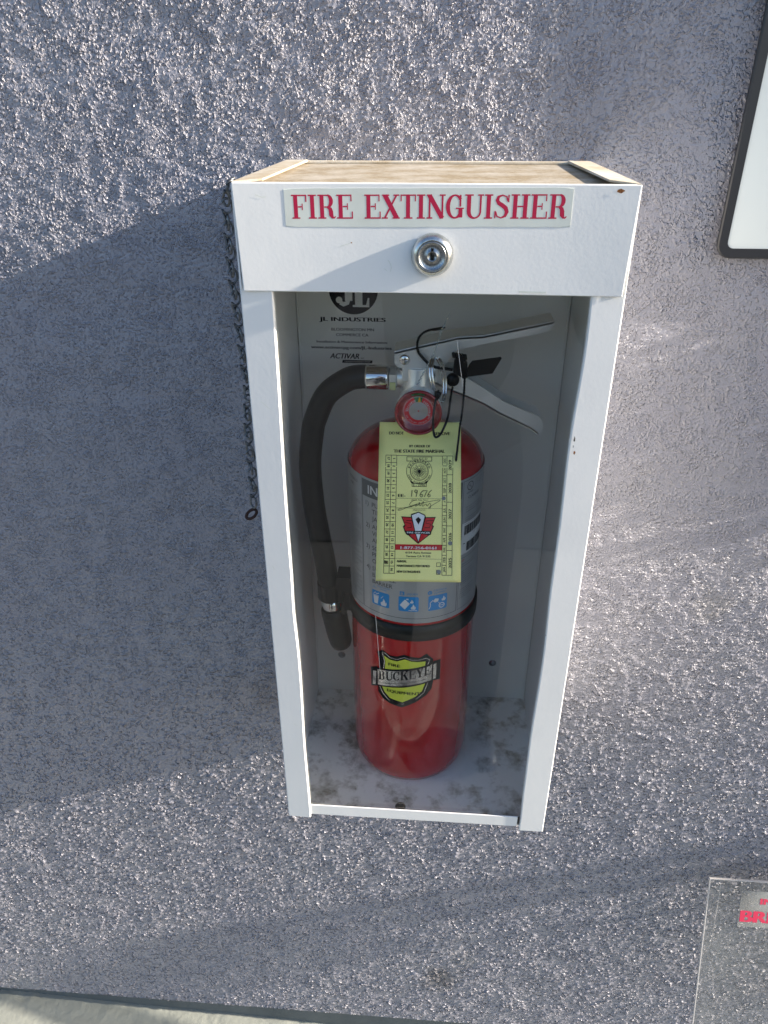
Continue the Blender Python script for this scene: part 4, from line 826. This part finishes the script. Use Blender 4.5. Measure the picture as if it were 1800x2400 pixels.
# day columns, turned a quarter clockwise
for i in range(16):
    yc = 598+(1965-598)*i/15; v = (yc-598)/1367.0
    text(mb, t1, str(i+1), 335-30*v-12, Y(yc), 30, None if i > 8 else None, rot=-math.pi/2, bold=0.05)
for i in range(14):
    yc = 598+(1776-598)*i/13; v = (yc-598)/1367.0
    text(mb, t1, str(i+17), 267-30*v-12, Y(yc), 30, rot=-math.pi/2, bold=0.05)
for i, mth in enumerate(['DEC', 'NOV', 'OCT', 'SEP', 'A', 'JUL', 'JUN', 'MAY', 'APR', 'MAR', 'FEB', 'JAN']):
    yc = 620+(1958-620)*i/11; v = (yc-598)/1367.0
    text(mb, t1, mth, 965-8*v+12, Y(yc+(18 if mth == 'A' else 0)), 29, 60 if mth != 'A' else 18, rot=math.pi/2, bold=0.02)
for i, yr in enumerate(['2029', '2028', '2027', '026', '2025']):
    yc = [676, 958, 1275, 1552, 1875][i]; text(mb, t1, yr, 1028+16, Y(yc), 34, 124 if len(yr) == 4 else 92, rot=math.pi/2, bold=0.03)
rows_mo = [(600, 1), ]
mb.build('printed_lettering', 'ink', tp)
mb = MB(); gw = 6.0
def ln(a, b, w=gw, d=0.0):
    k = max(2, int(max(abs(a[0]-b[0]), abs(a[1]-b[1]))/50)); pline(mb, t1, [(a[0]+(b[0]-a[0])*i/k, -(a[1]+(b[1]-a[1])*i/k)) for i in range(k+1)], w, d)
xa = lambda v, x: x-28*v
for k, x in enumerate((235, 303, 371)): ln((x, 556), (xa(1, x), 2012), d=0.00002)
for i in range(17):
    y = 556+(2012-556)*i/16; v = i/16; ln((xa(v, 235), y), (xa(v, 371), y), d=0.00004)
for k, x in enumerate((935, 990, 1062)): ln((x, 562), (x-8-2*k, 2025), d=0.00002)
for i in range(13):
    y = 562+(2025-562)*i/12; v = i/12; ln((935-8*v, y), (990-8*v, y), d=0.00004)
for y in (562, 792, 1130, 1420, 1722, 2025): ln((990-8*(y-562)/1463, y), (1062-10*(y-562)/1463, y), d=0.00004)
ln((371, 560), (935, 564), d=0.00006); ln((362, 1085), (930, 1088), 3, 0.00006); ln((358, 1204), (930, 1208), 3, 0.00006); ln((350, 1824), (925, 1829), 3, 0.00006); ln((350, 1645), (350, 1650), d=0.00006)
frame2(mb, t1, 860, -1922, 912, -1870, 6, 0.00002); frame2(mb, t1, 858, -2018, 908, -1962, 8, 0.00002)
frame2(mb, t1, 492, -630, 806, -572, 7, 0.00002)
mb.build('printed_grid', 'ink', tp)
mb = MB(); cx, cy = 648, -752
ringf(mb, t1, cx, cy, 158, 5, 0.00002, 64, math.radians(-232), math.radians(52)); ringf(mb, t1, cx, cy, 112, 5, 0.00002, 56); ringf(mb, t1, cx, cy, 104, 3, 0.00002, 56); ringf(mb, t1, cx, cy, 66, 4, 0.00002, 40)
text(mb, t1, 'Type B-C-D', 650, -612, 26, 196, bold=0.01)
arctext(mb, t1, 'REGISTERED', cx, cy, 120, 26, math.radians(90), 0.262, bold=0.03, w=21)
arctext(mb, t1, 'FIRE EXTINGUISHER', cx, cy, 150, 20, math.radians(270), 0.148, flip=True, bold=0.02, w=15)
arctext(mb, t1, 'STATE OF CALIFORNIA', cx, cy, 74, 16, math.radians(90), 0.20, bold=0.01, w=11)
arctext(mb, t1, 'STATE FIRE MARSHAL', cx, cy, 94, 14, math.radians(270), 0.150, flip=True, bold=0.01, w=10)
for k in range(16): a = 2*math.pi*k/16; pline(mb, t1, [(cx+14*math.cos(a), cy+14*math.sin(a)), (cx+60*math.cos(a), cy+60*math.sin(a))], lambda q: 5+5*q, 0.00004)
disc(mb, t1, cx, cy, 15, 0.00006); seg(mb, t1, (cx, cy-60), (cx, cy+60), 9, 0.00007)
frame2(mb, t1, 556, -942, 738, -898, 6, 0.00002); text(mb, t1, 'E - 2390', 646, -934, 28, 148, bold=0.01)
for s in (-1, 1): mb.flat([(646+s*94, -900), (646+s*112, -872), (646+s*100, -868), (646+s*62, -896)], t1, 0.00003)
mb.build('registration_seal', 'ink', tp)
mb = MB()
for P in ([(560, 982), (556, 1020), (552, 1062)], [(622, 984), (600, 978), (590, 1000), (602, 1016), (622, 1004), (626, 984), (618, 1030), (608, 1064)], [(700, 982), (670, 1010), (656, 1044), (670, 1066), (690, 1056), (688, 1034), (664, 1036)],
          [(700, 990), (748, 984), (724, 1030), (712, 1064)], [(800, 978), (770, 1010), (752, 1044), (760, 1066), (782, 1058), (784, 1038), (758, 1036)]): pline(mb, t2, [(x, -y) for x, y in P], 8, 0.00003)
pline(mb, t2, [(q.x, -q.y) for q in smooth_path([(620, 1100, 0), (560, 1120, 0), (530, 1160, 0), (560, 1182, 0), (620, 1150, 0), (600, 1180, 0), (640, 1160, 0), (650, 1130, 0), (660, 1176, 0), (700, 1120, 0), (690, 1180, 0), (730, 1150, 0), (745, 1176, 0), (780, 1140, 0), (790, 1190, 0), (760, 1204, 0), (800, 1170, 0), (905, 1106, 0), (840, 1108, 0), (600, 1160, 0), (420, 1228, 0), (385, 1226, 0), (430, 1206, 0), (560, 1186, 0)], 5)], 5, 0.00001)
mb.build('handwriting', 'ink', tp)
def poly(mb, P, d, f=t2): mb.flat([(x, -y) for x, y in P], f, d)
# red winged emblem with three letters
mb = MB(); poly(mb, [(426, 1306), (545, 1312), (548, 1276), (640, 1246), (722, 1284), (730, 1312), (852, 1310), (812, 1408), (830, 1424), (800, 1490), (790, 1520), (634, 1642), (490, 1520), (470, 1500), (446, 1430), (466, 1410)], 0.0); em = mb.build('emblem', 'ink', tp)
mb = MB(); poly(mb, [(440, 1316), (550, 1322), (610, 1560), (634, 1628), (500, 1510), (484, 1490), (462, 1440), (480, 1420)], 0.00004); poly(mb, [(730, 1322), (840, 1320), (800, 1410), (814, 1430), (790, 1480), (776, 1516), (640, 1628), (662, 1560)], 0.00004); mb.build('emblem_wings', 'logo_red', em)
mb = MB(); poly(mb, [(556, 1290), (640, 1258), (716, 1294), (664, 1520), (638, 1612), (608, 1520)], 0.00008, t2); mb.build('emblem_blade', 'logo_white', em)
mb = MB(); poly(mb, [(602, 1340), (636, 1308), (672, 1342), (638, 1404)], 0.00012)
pline(mb, t2, [(560, -1356), (490, -1356), (478, -1380), (545, -1392), (552, -1440), (500, -1446)], 8, 0.00012)
pline(mb, t2, [(820, -1350), (740, -1356), (728, -1384), (790, -1396), (774, -1440), (716, -1440)], 8, 0.00012)
poly(mb, [(478, 1488), (500, 1480), (776, 1480), (800, 1490), (792, 1524), (770, 1532), (700, 1520), (570, 1520), (504, 1534), (482, 1522)], 0.00016); mb.build('emblem_linework', 'ink', em)
mb = MB(); text(mb, t3, 'FIRE SERVICES', 638, -1510, 20, 280, bold=0.02); mb.build('emblem_lettering', 'logo_white', em)
mb = MB(); rectf(mb, t1, 352, -1722, 930, -1652, nx=12); mb.build('phone_band', 'logo_red', tp)
mb = MB(); text(mb, t3, '1-877-256-0161', 638, -1703, 32, 438, bold=0.03); mb.build('phone_lettering', 'logo_white', tp)
for x, y, r in ((950, 1080, 24), (1028, 1630, 26), (890, 1982, 26)): mb = MB(); disc(mb, t2, x, -y, r, 0.00004, 20, ry=r*1.02); mb.build('punch_hole', 'greydot', tp)
mb = MB()
for k in range(5): seg(mb, t2, (218+k*9, -1850-k), (222+k*9, -1894), 6, 0.00002)
seg(mb, t2, (214, -1860), (262, -1862), 5, 0.00004); seg(mb, t2, (214, -1880), (262, -1882), 5, 0.00004); mb.build('pen_mark', 'ink', tp)

seal = thing('security_seal', 'black plastic pull-tight seal looped over the extinguisher lever with a flag tab', 'seal', (0.025, -0.11, 0.455))
def beads(mb, pts, r, step, rb):
    P = smooth_path(pts, 10); mb.tube(P, r, 8); acc = 0
    for a, b in zip(P, P[1:]):
        acc += (b-a).length
        if acc > step: acc = 0; t = (b-a).normalized(); mb.lathe([(r*0.8, -step*.36), (rb, -step*0.05), (rb*0.9, step*.10), (r*0.8, step*.2)], b, t, 8)
L1_ = [(0.0120, -0.090, 0.4850), (0.004, -0.1025, 0.4868), (0.0002, -0.1045, 0.4869), (-0.0045, -0.1055, 0.4852), (-0.0083, -0.1055, 0.4817), (-0.0101, -0.105, 0.4768), (-0.0102, -0.1045, 0.4714), (-0.0089, -0.104, 0.467)]
mb = MB(); beads(mb, L1_, 0.0009, 0.0018, 0.0014); mb.tube([(-0.0089, -0.104, 0.467), (-0.0049, -0.1045, 0.4626), (0.0005, -0.1060, 0.4575), (0.006, -0.107, 0.4560), (0.0200, -0.108, 0.4545)], 0.0013, 8); mb.build('toothed_strap', 'plastic', seal)
mb = MB(); fl = [(0.0330, 0.4605), (0.0355, 0.4640), (0.0588, 0.4668), (0.0600, 0.4655), (0.0532, 0.4526), (0.0304, 0.4500), (0.0300, 0.4520)]
mb.plate(fl, lambda x, z, d: V(x, -0.1135+d+(x-0.03)*0.15, z), 0.0012); mb.build('flag_tab', 'plastic', seal, bevel=0.0003)
mb = MB(); mb.plate([(0.0202, 0.4550), (0.0210, 0.4660), (0.0275, 0.4688), (0.0318, 0.4620), (0.0325, 0.4510), (0.0300, 0.4490), (0.0250, 0.4520)], lambda x, z, d: V(x, -0.1165+d, z), 0.0070)
for k in range(5): mb.lathe([(0.0014, 0), (0.0016, 0.004), (0, 0.005)], V(0.0205+k*0.0024, -0.114, 0.4670-0.0004*k), (-0.2, 0, 1), 8)
mb.build('locking_block', 'plastic', seal, bevel=0.0005)
mb = MB(); tl_ = [(0.0300, -0.1165, 0.4525), (0.0298, -0.122, 0.4480), (0.0296, -0.128, 0.4390), (0.0285, -0.136, 0.4260), (0.0272, -0.142, 0.4180)]
beads(mb, tl_, 0.0008, 0.0021, 0.0013); mb.tube([(0.0272, -0.142, 0.4180), (0.0260, -0.147, 0.4010), (0.0240, -0.153, 0.3730)], [0.0008, 0.0009, 0.0011], 8); mb.build('strap_tail', 'plastic', seal)
mb = MB(); s2 = [(0.0205, -0.106, 0.4385), (0.0190, -0.118, 0.4330), (0.0170, -0.138, 0.4240), (0.0125, -0.146, 0.4140), (0.0086, -0.1485, 0.4105), (0.0064, -0.1480, 0.4120), (0.0052, -0.146, 0.4190), (0.0052, -0.1440, 0.4290), (0.0068, -0.138, 0.4400), (0.0085, -0.128, 0.4430)]
mb.tube(smooth_path(s2, 8), 0.0010, 8); mb.lathe([(0.0010, 0), (0.0026, 0.004), (0.0030, 0.007), (0, 0.0075)], V(0.0072, -0.138, 0.4385), (0.2, 0.3, 1), 10); mb.build('tag_loop', 'plastic', seal)
tie = thing('nylon_tie', 'thin clear nylon tie standing up through the pull ring', 'cable tie', (0.004, -0.108, 0.4685))
mb = MB(); mb.tube([(0.0157, -0.106, 0.5015), (0.0097, -0.107, 0.4880), (0.0063, -0.108, 0.4764), (0.0037, -0.109, 0.4690)], [0.0004, 0.0014, 0.0011, 0.0010], 6, flat=(0.4, 1)); mb.build('strip', 'nylon', tie)
mb = MB(); zg = []
for k in range(17): q = k/16; zg.append(V(0.0037-0.0128*q, -0.110-0.004*q, 0.4690-0.026*q) + V(0.0007 if k % 2 else -0.0007, 0, 0.0004 if k % 2 else -0.0004))
mb.tube(zg, 0.0006, 6); mb.build('twisted_end', 'nylon', tie)

# ================================================================== CHAIN beside the cabinet
ch = thing('jack_chain', 'dull zinc twisted link chain hanging down the left side of the cabinet', 'chain', (-0.136, -0.176, 0.602))
def link_pts(c, down, side, depth, L):
    """single jack link: two loops at right angles to each other joined by a twist"""
    P = []; r = L*0.235
    for i in range(15): a = math.radians(-60+300*i/14); P.append(c + down*(-L*0.36) + (side*math.sin(a)*r - down*(math.cos(a)*r)*1.35))
    P = P[::-1] if False else P
    Q = []
    for i in range(15): a = math.radians(-60+300*i/14); Q.append(c + down*(L*0.36) + (depth*math.sin(a)*r + down*(math.cos(a)*r)*1.35))
    return P + Q
cp = [V(x, y, z) for x, y, z in ((-0.1335, -0.186, 0.6030), (-0.1385, -0.180, 0.5960), (-0.1412, -0.175, 0.5800), (-0.1416, -0.175, 0.5480), (-0.1406, -0.175, 0.5160), (-0.1396, -0.175, 0.4950), (-0.1386, -0.175, 0.4700), (-0.1388, -0.175, 0.4500), (-0.1408, -0.175, 0.4330), (-0.1412, -0.175, 0.4080), (-0.1412, -0.175, 0.3850), (-0.1420, -0.175, 0.3620), (-0.1430, -0.175, 0.3560))]
path = smooth_path(cp, 20); seglen = [0]
for a, b in zip(path, path[1:]): seglen.append(seglen[-1]+(b-a).length)
tot = seglen[-1]; nl = 16; pitch = tot/nl
def at(s):
    for i in range(1, len(path)):
        if seglen[i] >= s: t = (s-seglen[i-1])/max(1e-9, seglen[i]-seglen[i-1]); return path[i-1].lerp(path[i], t)
    return path[-1]
for k in range(nl):
    c = at((k+0.5)*pitch); dn = (at(min(tot, (k+1)*pitch))-at(k*pitch)).normalized()
    ang = random.uniform(-0.5, 0.5) + 0.55; sd = (V(math.cos(ang), math.sin(ang), 0) - dn*dn.dot(V(math.cos(ang), math.sin(ang), 0))).normalized(); dp = dn.cross(sd)
    MB().tube(link_pts(c, dn, sd, dp, pitch*1.00), 0.0009, 8).build('link', 'chain', ch)
rp = [V(-0.1450, -0.1755, 0.3470) + V(0.0046*math.cos(a), 0.002*math.sin(a), 0.0030*math.sin(a)+0.0022*math.cos(a)) for a in [2*math.pi*i/24 for i in range(24)]]
MB().tube(rp, 0.0013, 8, closed=True).build('end_ring', 'rustdark', ch, label='rusty brown end ring')
MB().tube([V(-0.1325, -0.181, 0.6072), V(-0.1345, -0.187, 0.6062), V(-0.1362, -0.187, 0.6000), V(-0.1358, -0.183, 0.5960)], 0.0010, 8).build('hook', 'chain', ch)

# ================================================================== SIGN at the upper right
sg = thing('framed_sign', 'blank white sign with rounded black frame standing off the stucco wall', 'sign', (0.62, 0, 0.9))
SX0, SX1, SZ0, SZ1 = 0.2478, 1.05, 0.5296, 1.35
def rr(x0, z0, x1, z1, r, n=8):
    P = []
    for cx, cz, a0 in ((x1-r, z1-r, 0), (x0+r, z1-r, 90), (x0+r, z0+r, 180), (x1-r, z0+r, 270)):
        for k in range(n+1): a = math.radians(a0+k*90/n); P.append((cx+r*math.cos(a), cz+r*math.sin(a)))
    return P
o_, i_ = rr(SX0, SZ0, SX1, SZ1, 0.0125), rr(SX0+0.0082, SZ0+0.0082, SX1-0.0082, SZ1-0.0082, 0.006)
n = len(o_); y0, y1, y2 = -0.0085, -0.0120, -0.0110; vs = [V(x, y0, z) for x, z in o_]+[V(x, y1+0.0008, z) for x, z in o_]+[V(x, y1, z) for x, z in rr(SX0+0.0012, SZ0+0.0012, SX1-0.0012, SZ1-0.0012, 0.0115)]+[V(x, y1, z) for x, z in i_]+[V(x, y2, z) for x, z in i_]
fs = [(k*n+i, k*n+(i+1) % n, (k+1)*n+(i+1) % n, (k+1)*n+i) for k in range(4) for i in range(n)] + [tuple(range(n))]
MB().add(vs, fs).build('frame', 'signblack', sg)
mb = MB(); mb.plate(rr(SX0+0.0084, SZ0+0.0084, SX1-0.0084, SZ1-0.0084, 0.006), lambda x, z, d: V(x, -0.0093-d, z), 0.0018); mb.build('panel', 'signwhite', sg)
for x in (0.32, 0.98):
    for z in (0.60, 1.28): MB().tube([(x, 0.0, z), (x, -0.0084, z)], 0.006, 12).build('standoff', 'bracket', sg)

shade_ivy = thing('shade_ivy', 'clump of small leaves added unseen to shade the wall right of the cabinet', 'added shade plant', (0.62, 0, 0.4))  # unseen greenery added out of frame to soften the shade right of the cabinet
rl = random.Random(5); mb = MB(); st_ = MB()
for k in range(3200):
    u = rl.random(); z = 0.527 - 0.44*(rl.random()**1.1); x = 0.40 + 0.42*rl.random()
    if x < 0.405 + 0.10*max(0, 0.30-z)/0.15: continue
    if rl.random() < max(0, (0.40-z)/0.16)**0.5: continue
    c = V(x, -rl.uniform(0.003, 0.021), z); r = rl.uniform(0.004, 0.009); a0 = rl.uniform(0, 6.28); tx, tz = rl.uniform(-.6, .6), rl.uniform(-.6, .6)
    P5 = []
    for q in range(5):
        a = a0+q*1.2566; rr_ = r*(1.5 if q == 0 else 1.0); P5.append(V(c.x+rr_*math.cos(a), min(-0.0015, c.y+rr_*(tx*math.cos(a)+tz*math.sin(a))*.6), min(0.5285, c.z+rr_*math.sin(a))))
    mb.add(P5, [(0, 1, 2, 3, 4)])
mb.build('shade_foliage', mat('shade_leaf', (0.05, 0.10, 0.03), 0.45), shade_ivy, kind='stuff')
for k in range(9):
    x = 0.45+0.04*k; pts = [V(x, -0.003, 0.52)]
    for q in range(7): pts.append(pts[-1]+V(rl.uniform(-.02, .02), rl.uniform(-.001, .001), -rl.uniform(.02, .05)))
    st_.tube(smooth_path(pts, 4), 0.0015, 6)
st_.build('shade_stem', 'dry', shade_ivy, kind='stuff')
# ================================================================== CLEAR BREAK-GLASS SHEET at the lower right
ac = thing('acrylic_cover', 'clear acrylic break-glass sheet with red lettering leaning out from the wall', 'cover', (0.57, -0.05, -0.26))
pT, pB = V(0.3960, -0.050, -0.2612), V(0.3960, -0.1425, -0.5460); dn = (pB-pT).normalized(); nrm = V(0, -1, 0) - dn*dn.dot(V(0, -1, 0)); nrm.normalize()
def AC(x, s, d): return pT + V(x, 0, 0) + dn*s + nrm*d
mb = MB(); Ls = (pB-pT).length; XW = 0.36
mb.hexa([AC(0, Ls, 0), AC(XW, Ls, 0), AC(XW, 0, 0), AC(0, 0, 0), AC(0, Ls, .003), AC(XW, Ls, .003), AC(XW, 0, .003), AC(0, 0, .003)]); sh = mb.build('sheet', 'acrylic', ac)
mb = MB(); e = 0.0011
mb.hexa([AC(-e, Ls, 0), AC(-.0001, Ls, 0), AC(-.0001, 0, 0), AC(-e, 0, 0), AC(-e, Ls, .003), AC(-.0001, Ls, .003), AC(-.0001, 0, .003), AC(-e, 0, .003)])
mb.hexa([AC(-e, -.0001, 0), AC(XW, -.0001, 0), AC(XW, -e, 0), AC(-e, -e, 0), AC(-e, -.0001, .003), AC(XW, -.0001, .003), AC(XW, -e, .003), AC(-e, -e, .003)]); mb.build('edge', 'acrylic_edge', ac)
mb = MB()
for k in range(14): q0, q1 = k/14, (k+1)/14; xx = lambda q: 0.0130-0.004*q*q; w_ = 0.0005; mb.add([AC(xx(q0), 0.004+0.10*q0, .0033), AC(xx(q0)+w_*(1-q0*.7), 0.004+0.10*q0, .0033), AC(xx(q1)+w_*(1-q1*.7), 0.004+0.10*q1, .0033), AC(xx(q1), 0.004+0.10*q1, .0033)], [(0, 1, 2, 3)])
mb.build('edge_reflection', 'acrylic_edge', ac)  # mirrored line of the sheet's edge, painted as a pale strip
mb = MB(); lx0, lx1, ls0, ls1 = 0.0415, 0.232, 0.0135, 0.0680
mb.hexa([AC(lx0, ls1, .0032), AC(lx1, ls1, .0032), AC(lx1, ls0, .0032), AC(lx0, ls0, .0032), AC(lx0, ls1, .0034), AC(lx1, ls1, .0034), AC(lx1, ls0, .0034), AC(lx0, ls0, .0034)]); lb = mb.build('film_label', 'filmlabel', ac)
af = lambda x, z, d: AC(x, -z, 0.0036+d)
mb = MB(); text(mb, af, 'IN CASE OF FIRE', 0.0680, -0.0325, 0.0090, 0.128, al='l', bold=0.04); text(mb, af, 'BREAK GLASS', 0.0450, -0.0605, 0.0175, 0.180, al='l', bold=0.05); mb.build('lettering', mat('faded_red_ink', (0.62, 0.035, 0.09), 0.5), lb)
for x in (0.345,): MB().tube([AC(x, 0.02, 0.0), V(pT.x+x, 0.0, -0.2800)], 0.005, 12).build('stud', 'bracket', ac)

# unseen steel brackets added beyond the frame to throw the two long shadow streaks
for i, (x, z, dep, w, lab) in enumerate(((1.70, 0.212, 0.160, 0.025, 'upper steel bracket added unseen to cast a shadow streak'), (1.50, 0.094, 0.112, 0.024, 'lower steel bracket added unseen to cast a shadow streak'))):
    b_ = thing('shadow_bracket', lab, 'bracket', (x, 0, z)); b_['group'] = 'added shadow-casting brackets'
    mb = MB(); mb.box((x, -dep, z-w/2), (x+0.03, -0.004, z+w/2)); mb.build('arm', 'bracket', b_, bevel=0.002)
    mb = MB(); mb.box((x+0.001, -0.004, z-w/2-0.0003), (x+0.09, 0.0005, z+w/2+0.0003)); mb.build('mounting_plate', 'bracket', b_)

# ================================================================== THE PHOTOGRAPHER, seen only as a dark reflection in the cabinet's glass
def skin(name, pts, edges, m, parent, root=0, lv=2):
    me = bpy.data.meshes.new(name); off = ROOT[parent]
    me.from_pydata([Vector(p[0])-off for p in pts], edges, []); o = bpy.data.objects.new(name, me); COL.objects.link(o)
    md = o.modifiers.new('skin', 'SKIN'); sb = o.modifiers.new('sub', 'SUBSURF'); sb.levels = sb.render_levels = lv; md.use_smooth_shade = True
    if not me.skin_vertices:
        bpy.context.view_layer.objects.active = o
    for i, p in enumerate(pts):
        sv = me.skin_vertices[0].data[i]; sv.radius = (p[1], p[2] if len(p) > 2 else p[1]); sv.use_root = (i == root)
    me.materials.append(M[m]); o.parent = parent; ROOT[o] = off; return o
PX, PY, G0 = 0.03, -1.16, -0.862
person = thing('person', 'person in dark jacket holding a phone up with both hands, facing the cabinet', 'person', (PX, PY, G0))
def P(x, y, z): return (PX+x, PY+y, G0+z)
body = [(P(0, 0, 0.95), .150, .105), (P(0, 0, 1.10), .140, .100), (P(0, .01, 1.25), .155, .110), (P(0, .01, 1.38), .150, .100), (P(0, .02, 1.47), .060, .060), (P(0, .04, 1.53), .052, .055)]
ed = [(0, 1), (1, 2), (2, 3), (3, 4), (4, 5)]
for s in (-1, 1):
    k = len(body)
    body += [(P(s*.17, 0, 1.40), .065), (P(s*.235, .08, 1.24), .052), (P(s*.275, .14, 1.13), .044), (P(s*.20, .27, 1.27), .037), (P(s*.125, .33, 1.36), .027)]
    ed += [(3, k), (k, k+1), (k+1, k+2), (k+2, k+3), (k+3, k+4)]
skin('body', body, ed, 'jacket', person)
legs = [(P(0, 0, 0.97), .135, .10)]; le = []
for s in (-1, 1):
    k = len(legs); legs += [(P(s*.10, 0, 0.82), .088), (P(s*.11, .01, 0.50), .062), (P(s*.115, -.01, 0.28), .056), (P(s*.12, -.02, 0.08), .046)]; le += [(0, k), (k, k+1), (k+1, k+2), (k+2, k+3)]
skin('trousers', legs, le, 'trousers', person)
for s in (-1, 1): skin('shoe', [(P(s*.12, -.03, .055), .042), (P(s*.125, .06, .045), .045, .036), (P(s*.135, .16, .035), .040, .028)], [(0, 1), (1, 2)], 'shoe', person)
hd_ = MB(); n1, n2 = 20, 14; vs = []; fs = []
for i in range(n2+1):
    t = math.pi*i/n2
    for j in range(n1):
        a = 2*math.pi*j/n1; r = math.sin(t)*(1-0.16*max(0, -math.cos(t))); x = 0.078*r*math.cos(a); y = 0.098*r*math.sin(a); z = 0.118*math.cos(t)
        if y > 0.06: y += 0.020*math.exp(-((x/0.014)**2+((z+0.015)/0.024)**2)) - 0.008*math.exp(-(((abs(x)-0.030)/0.014)**2+((z-0.012)/0.012)**2)) + 0.006*math.exp(-((x/0.03)**2+((z+0.055)/0.010)**2))
        vs.append(Vector(P(x, .06+y*1.0, 1.635+z)) + V(0, 0, -0.12*0))
for i in range(n2):
    for j in range(n1): fs.append((i*n1+j, i*n1+(j+1) % n1, (i+1)*n1+(j+1) % n1, (i+1)*n1+j))
hd_.add(vs, fs, True); head = hd_.build('head', 'skin', person)
mb = MB(); vs = []; fs = []
for i in range(8):
    t = math.pi*0.55*i/7
    for j in range(n1):
        a = 2*math.pi*j/n1; r = math.sin(t); lowf = 1.0 if math.sin(a) < 0.3 else 0.62; tt = t*lowf; vs.append(P(0.084*math.sin(tt)*math.cos(a), .055+0.105*math.sin(tt)*math.sin(a), 1.64+0.125*math.cos(tt)))
for i in range(7):
    for j in range(n1): fs.append((i*n1+j, i*n1+(j+1) % n1, (i+1)*n1+(j+1) % n1, (i+1)*n1+j))
mb.add(vs, fs, True); mb.build('hair', 'hair', head)
for s in (-1, 1):
    MB().lathe([(0.0, 0), (0.012, 0.002), (0.017, 0.008), (0.010, 0.012), (0, 0.013)], P(s*.070, .06, 1.63), (s, 0, 0), 12).build('ear', 'skin', head)
    h0 = Vector(P(s*.125, .33, 1.36)); palm = Vector(P(s*.092, .365, 1.42))
    hp_ = [(tuple(h0), .024), (tuple(h0.lerp(palm, .5)), .024, .018), (tuple(palm), .030, .016)]; he = [(0, 1), (1, 2)]
    hand = skin('hand', hp_, he, 'skin', person, lv=1)
    for q, (dz, L) in enumerate(((0.026, .074), (0.009, .082), (-0.009, .076), (-0.026, .060))):
        b = palm+V(s*0.004, 0.006, dz); f1 = b+V(-s*0.006, L*.38, .006); f2 = f1+V(-s*L*.30, L*.10, 0); f3 = f2+V(-s*L*.24, -L*.05, 0)
        skin('finger', [(tuple(palm.lerp(b, .6)), .0095), (tuple(f1), .0090), (tuple(f2), .0082), (tuple(f3), .0070)], [(0, 1), (1, 2), (2, 3)], 'skin', hand, lv=1)
    b = palm+V(-s*0.010, -0.012, -0.014); skin('thumb', [(tuple(b), .011), (tuple(b+V(-s*.020, -.006, .016)), .0100), (tuple(b+V(-s*.034, .004, .030)), .0085)], [(0, 1), (1, 2)], 'skin', hand, lv=1)
ph = thing('phone', 'black phone held in front of the face of the person', 'phone', (0.006, -0.72, 0.63))

fz = _f; cx_, cy_, cz_ = 0.006422, -0.713912, 0.654440
lens_at = Vector((cx_, cy_, cz_)) - fz*0.012
mb = MB(); R_ = _r; U_ = _u; c0 = lens_at + R_*0.022 - U_*0.055
def q_(a, b, d): return c0 + R_*a + U_*b - fz*d
mb.hexa([q_(-.036, -.074, 0.004), q_(.036, -.074, 0.004), q_(.036, -.074, 0.012), q_(-.036, -.074, 0.012), q_(-.036, .074, 0.004), q_(.036, .074, 0.004), q_(.036, .074, 0.012), q_(-.036, .074, 0.012)])
mb.build('body', 'plastic', ph, bevel=0.003)
MB().lathe([(0.0075, 0), (0.0075, -0.003), (0.0068, -0.003), (0.006, -0.001), (0, -0.001)], q_(.016, .058, 0.004), -fz, 20).build('camera_lens', 'chrome', ph)
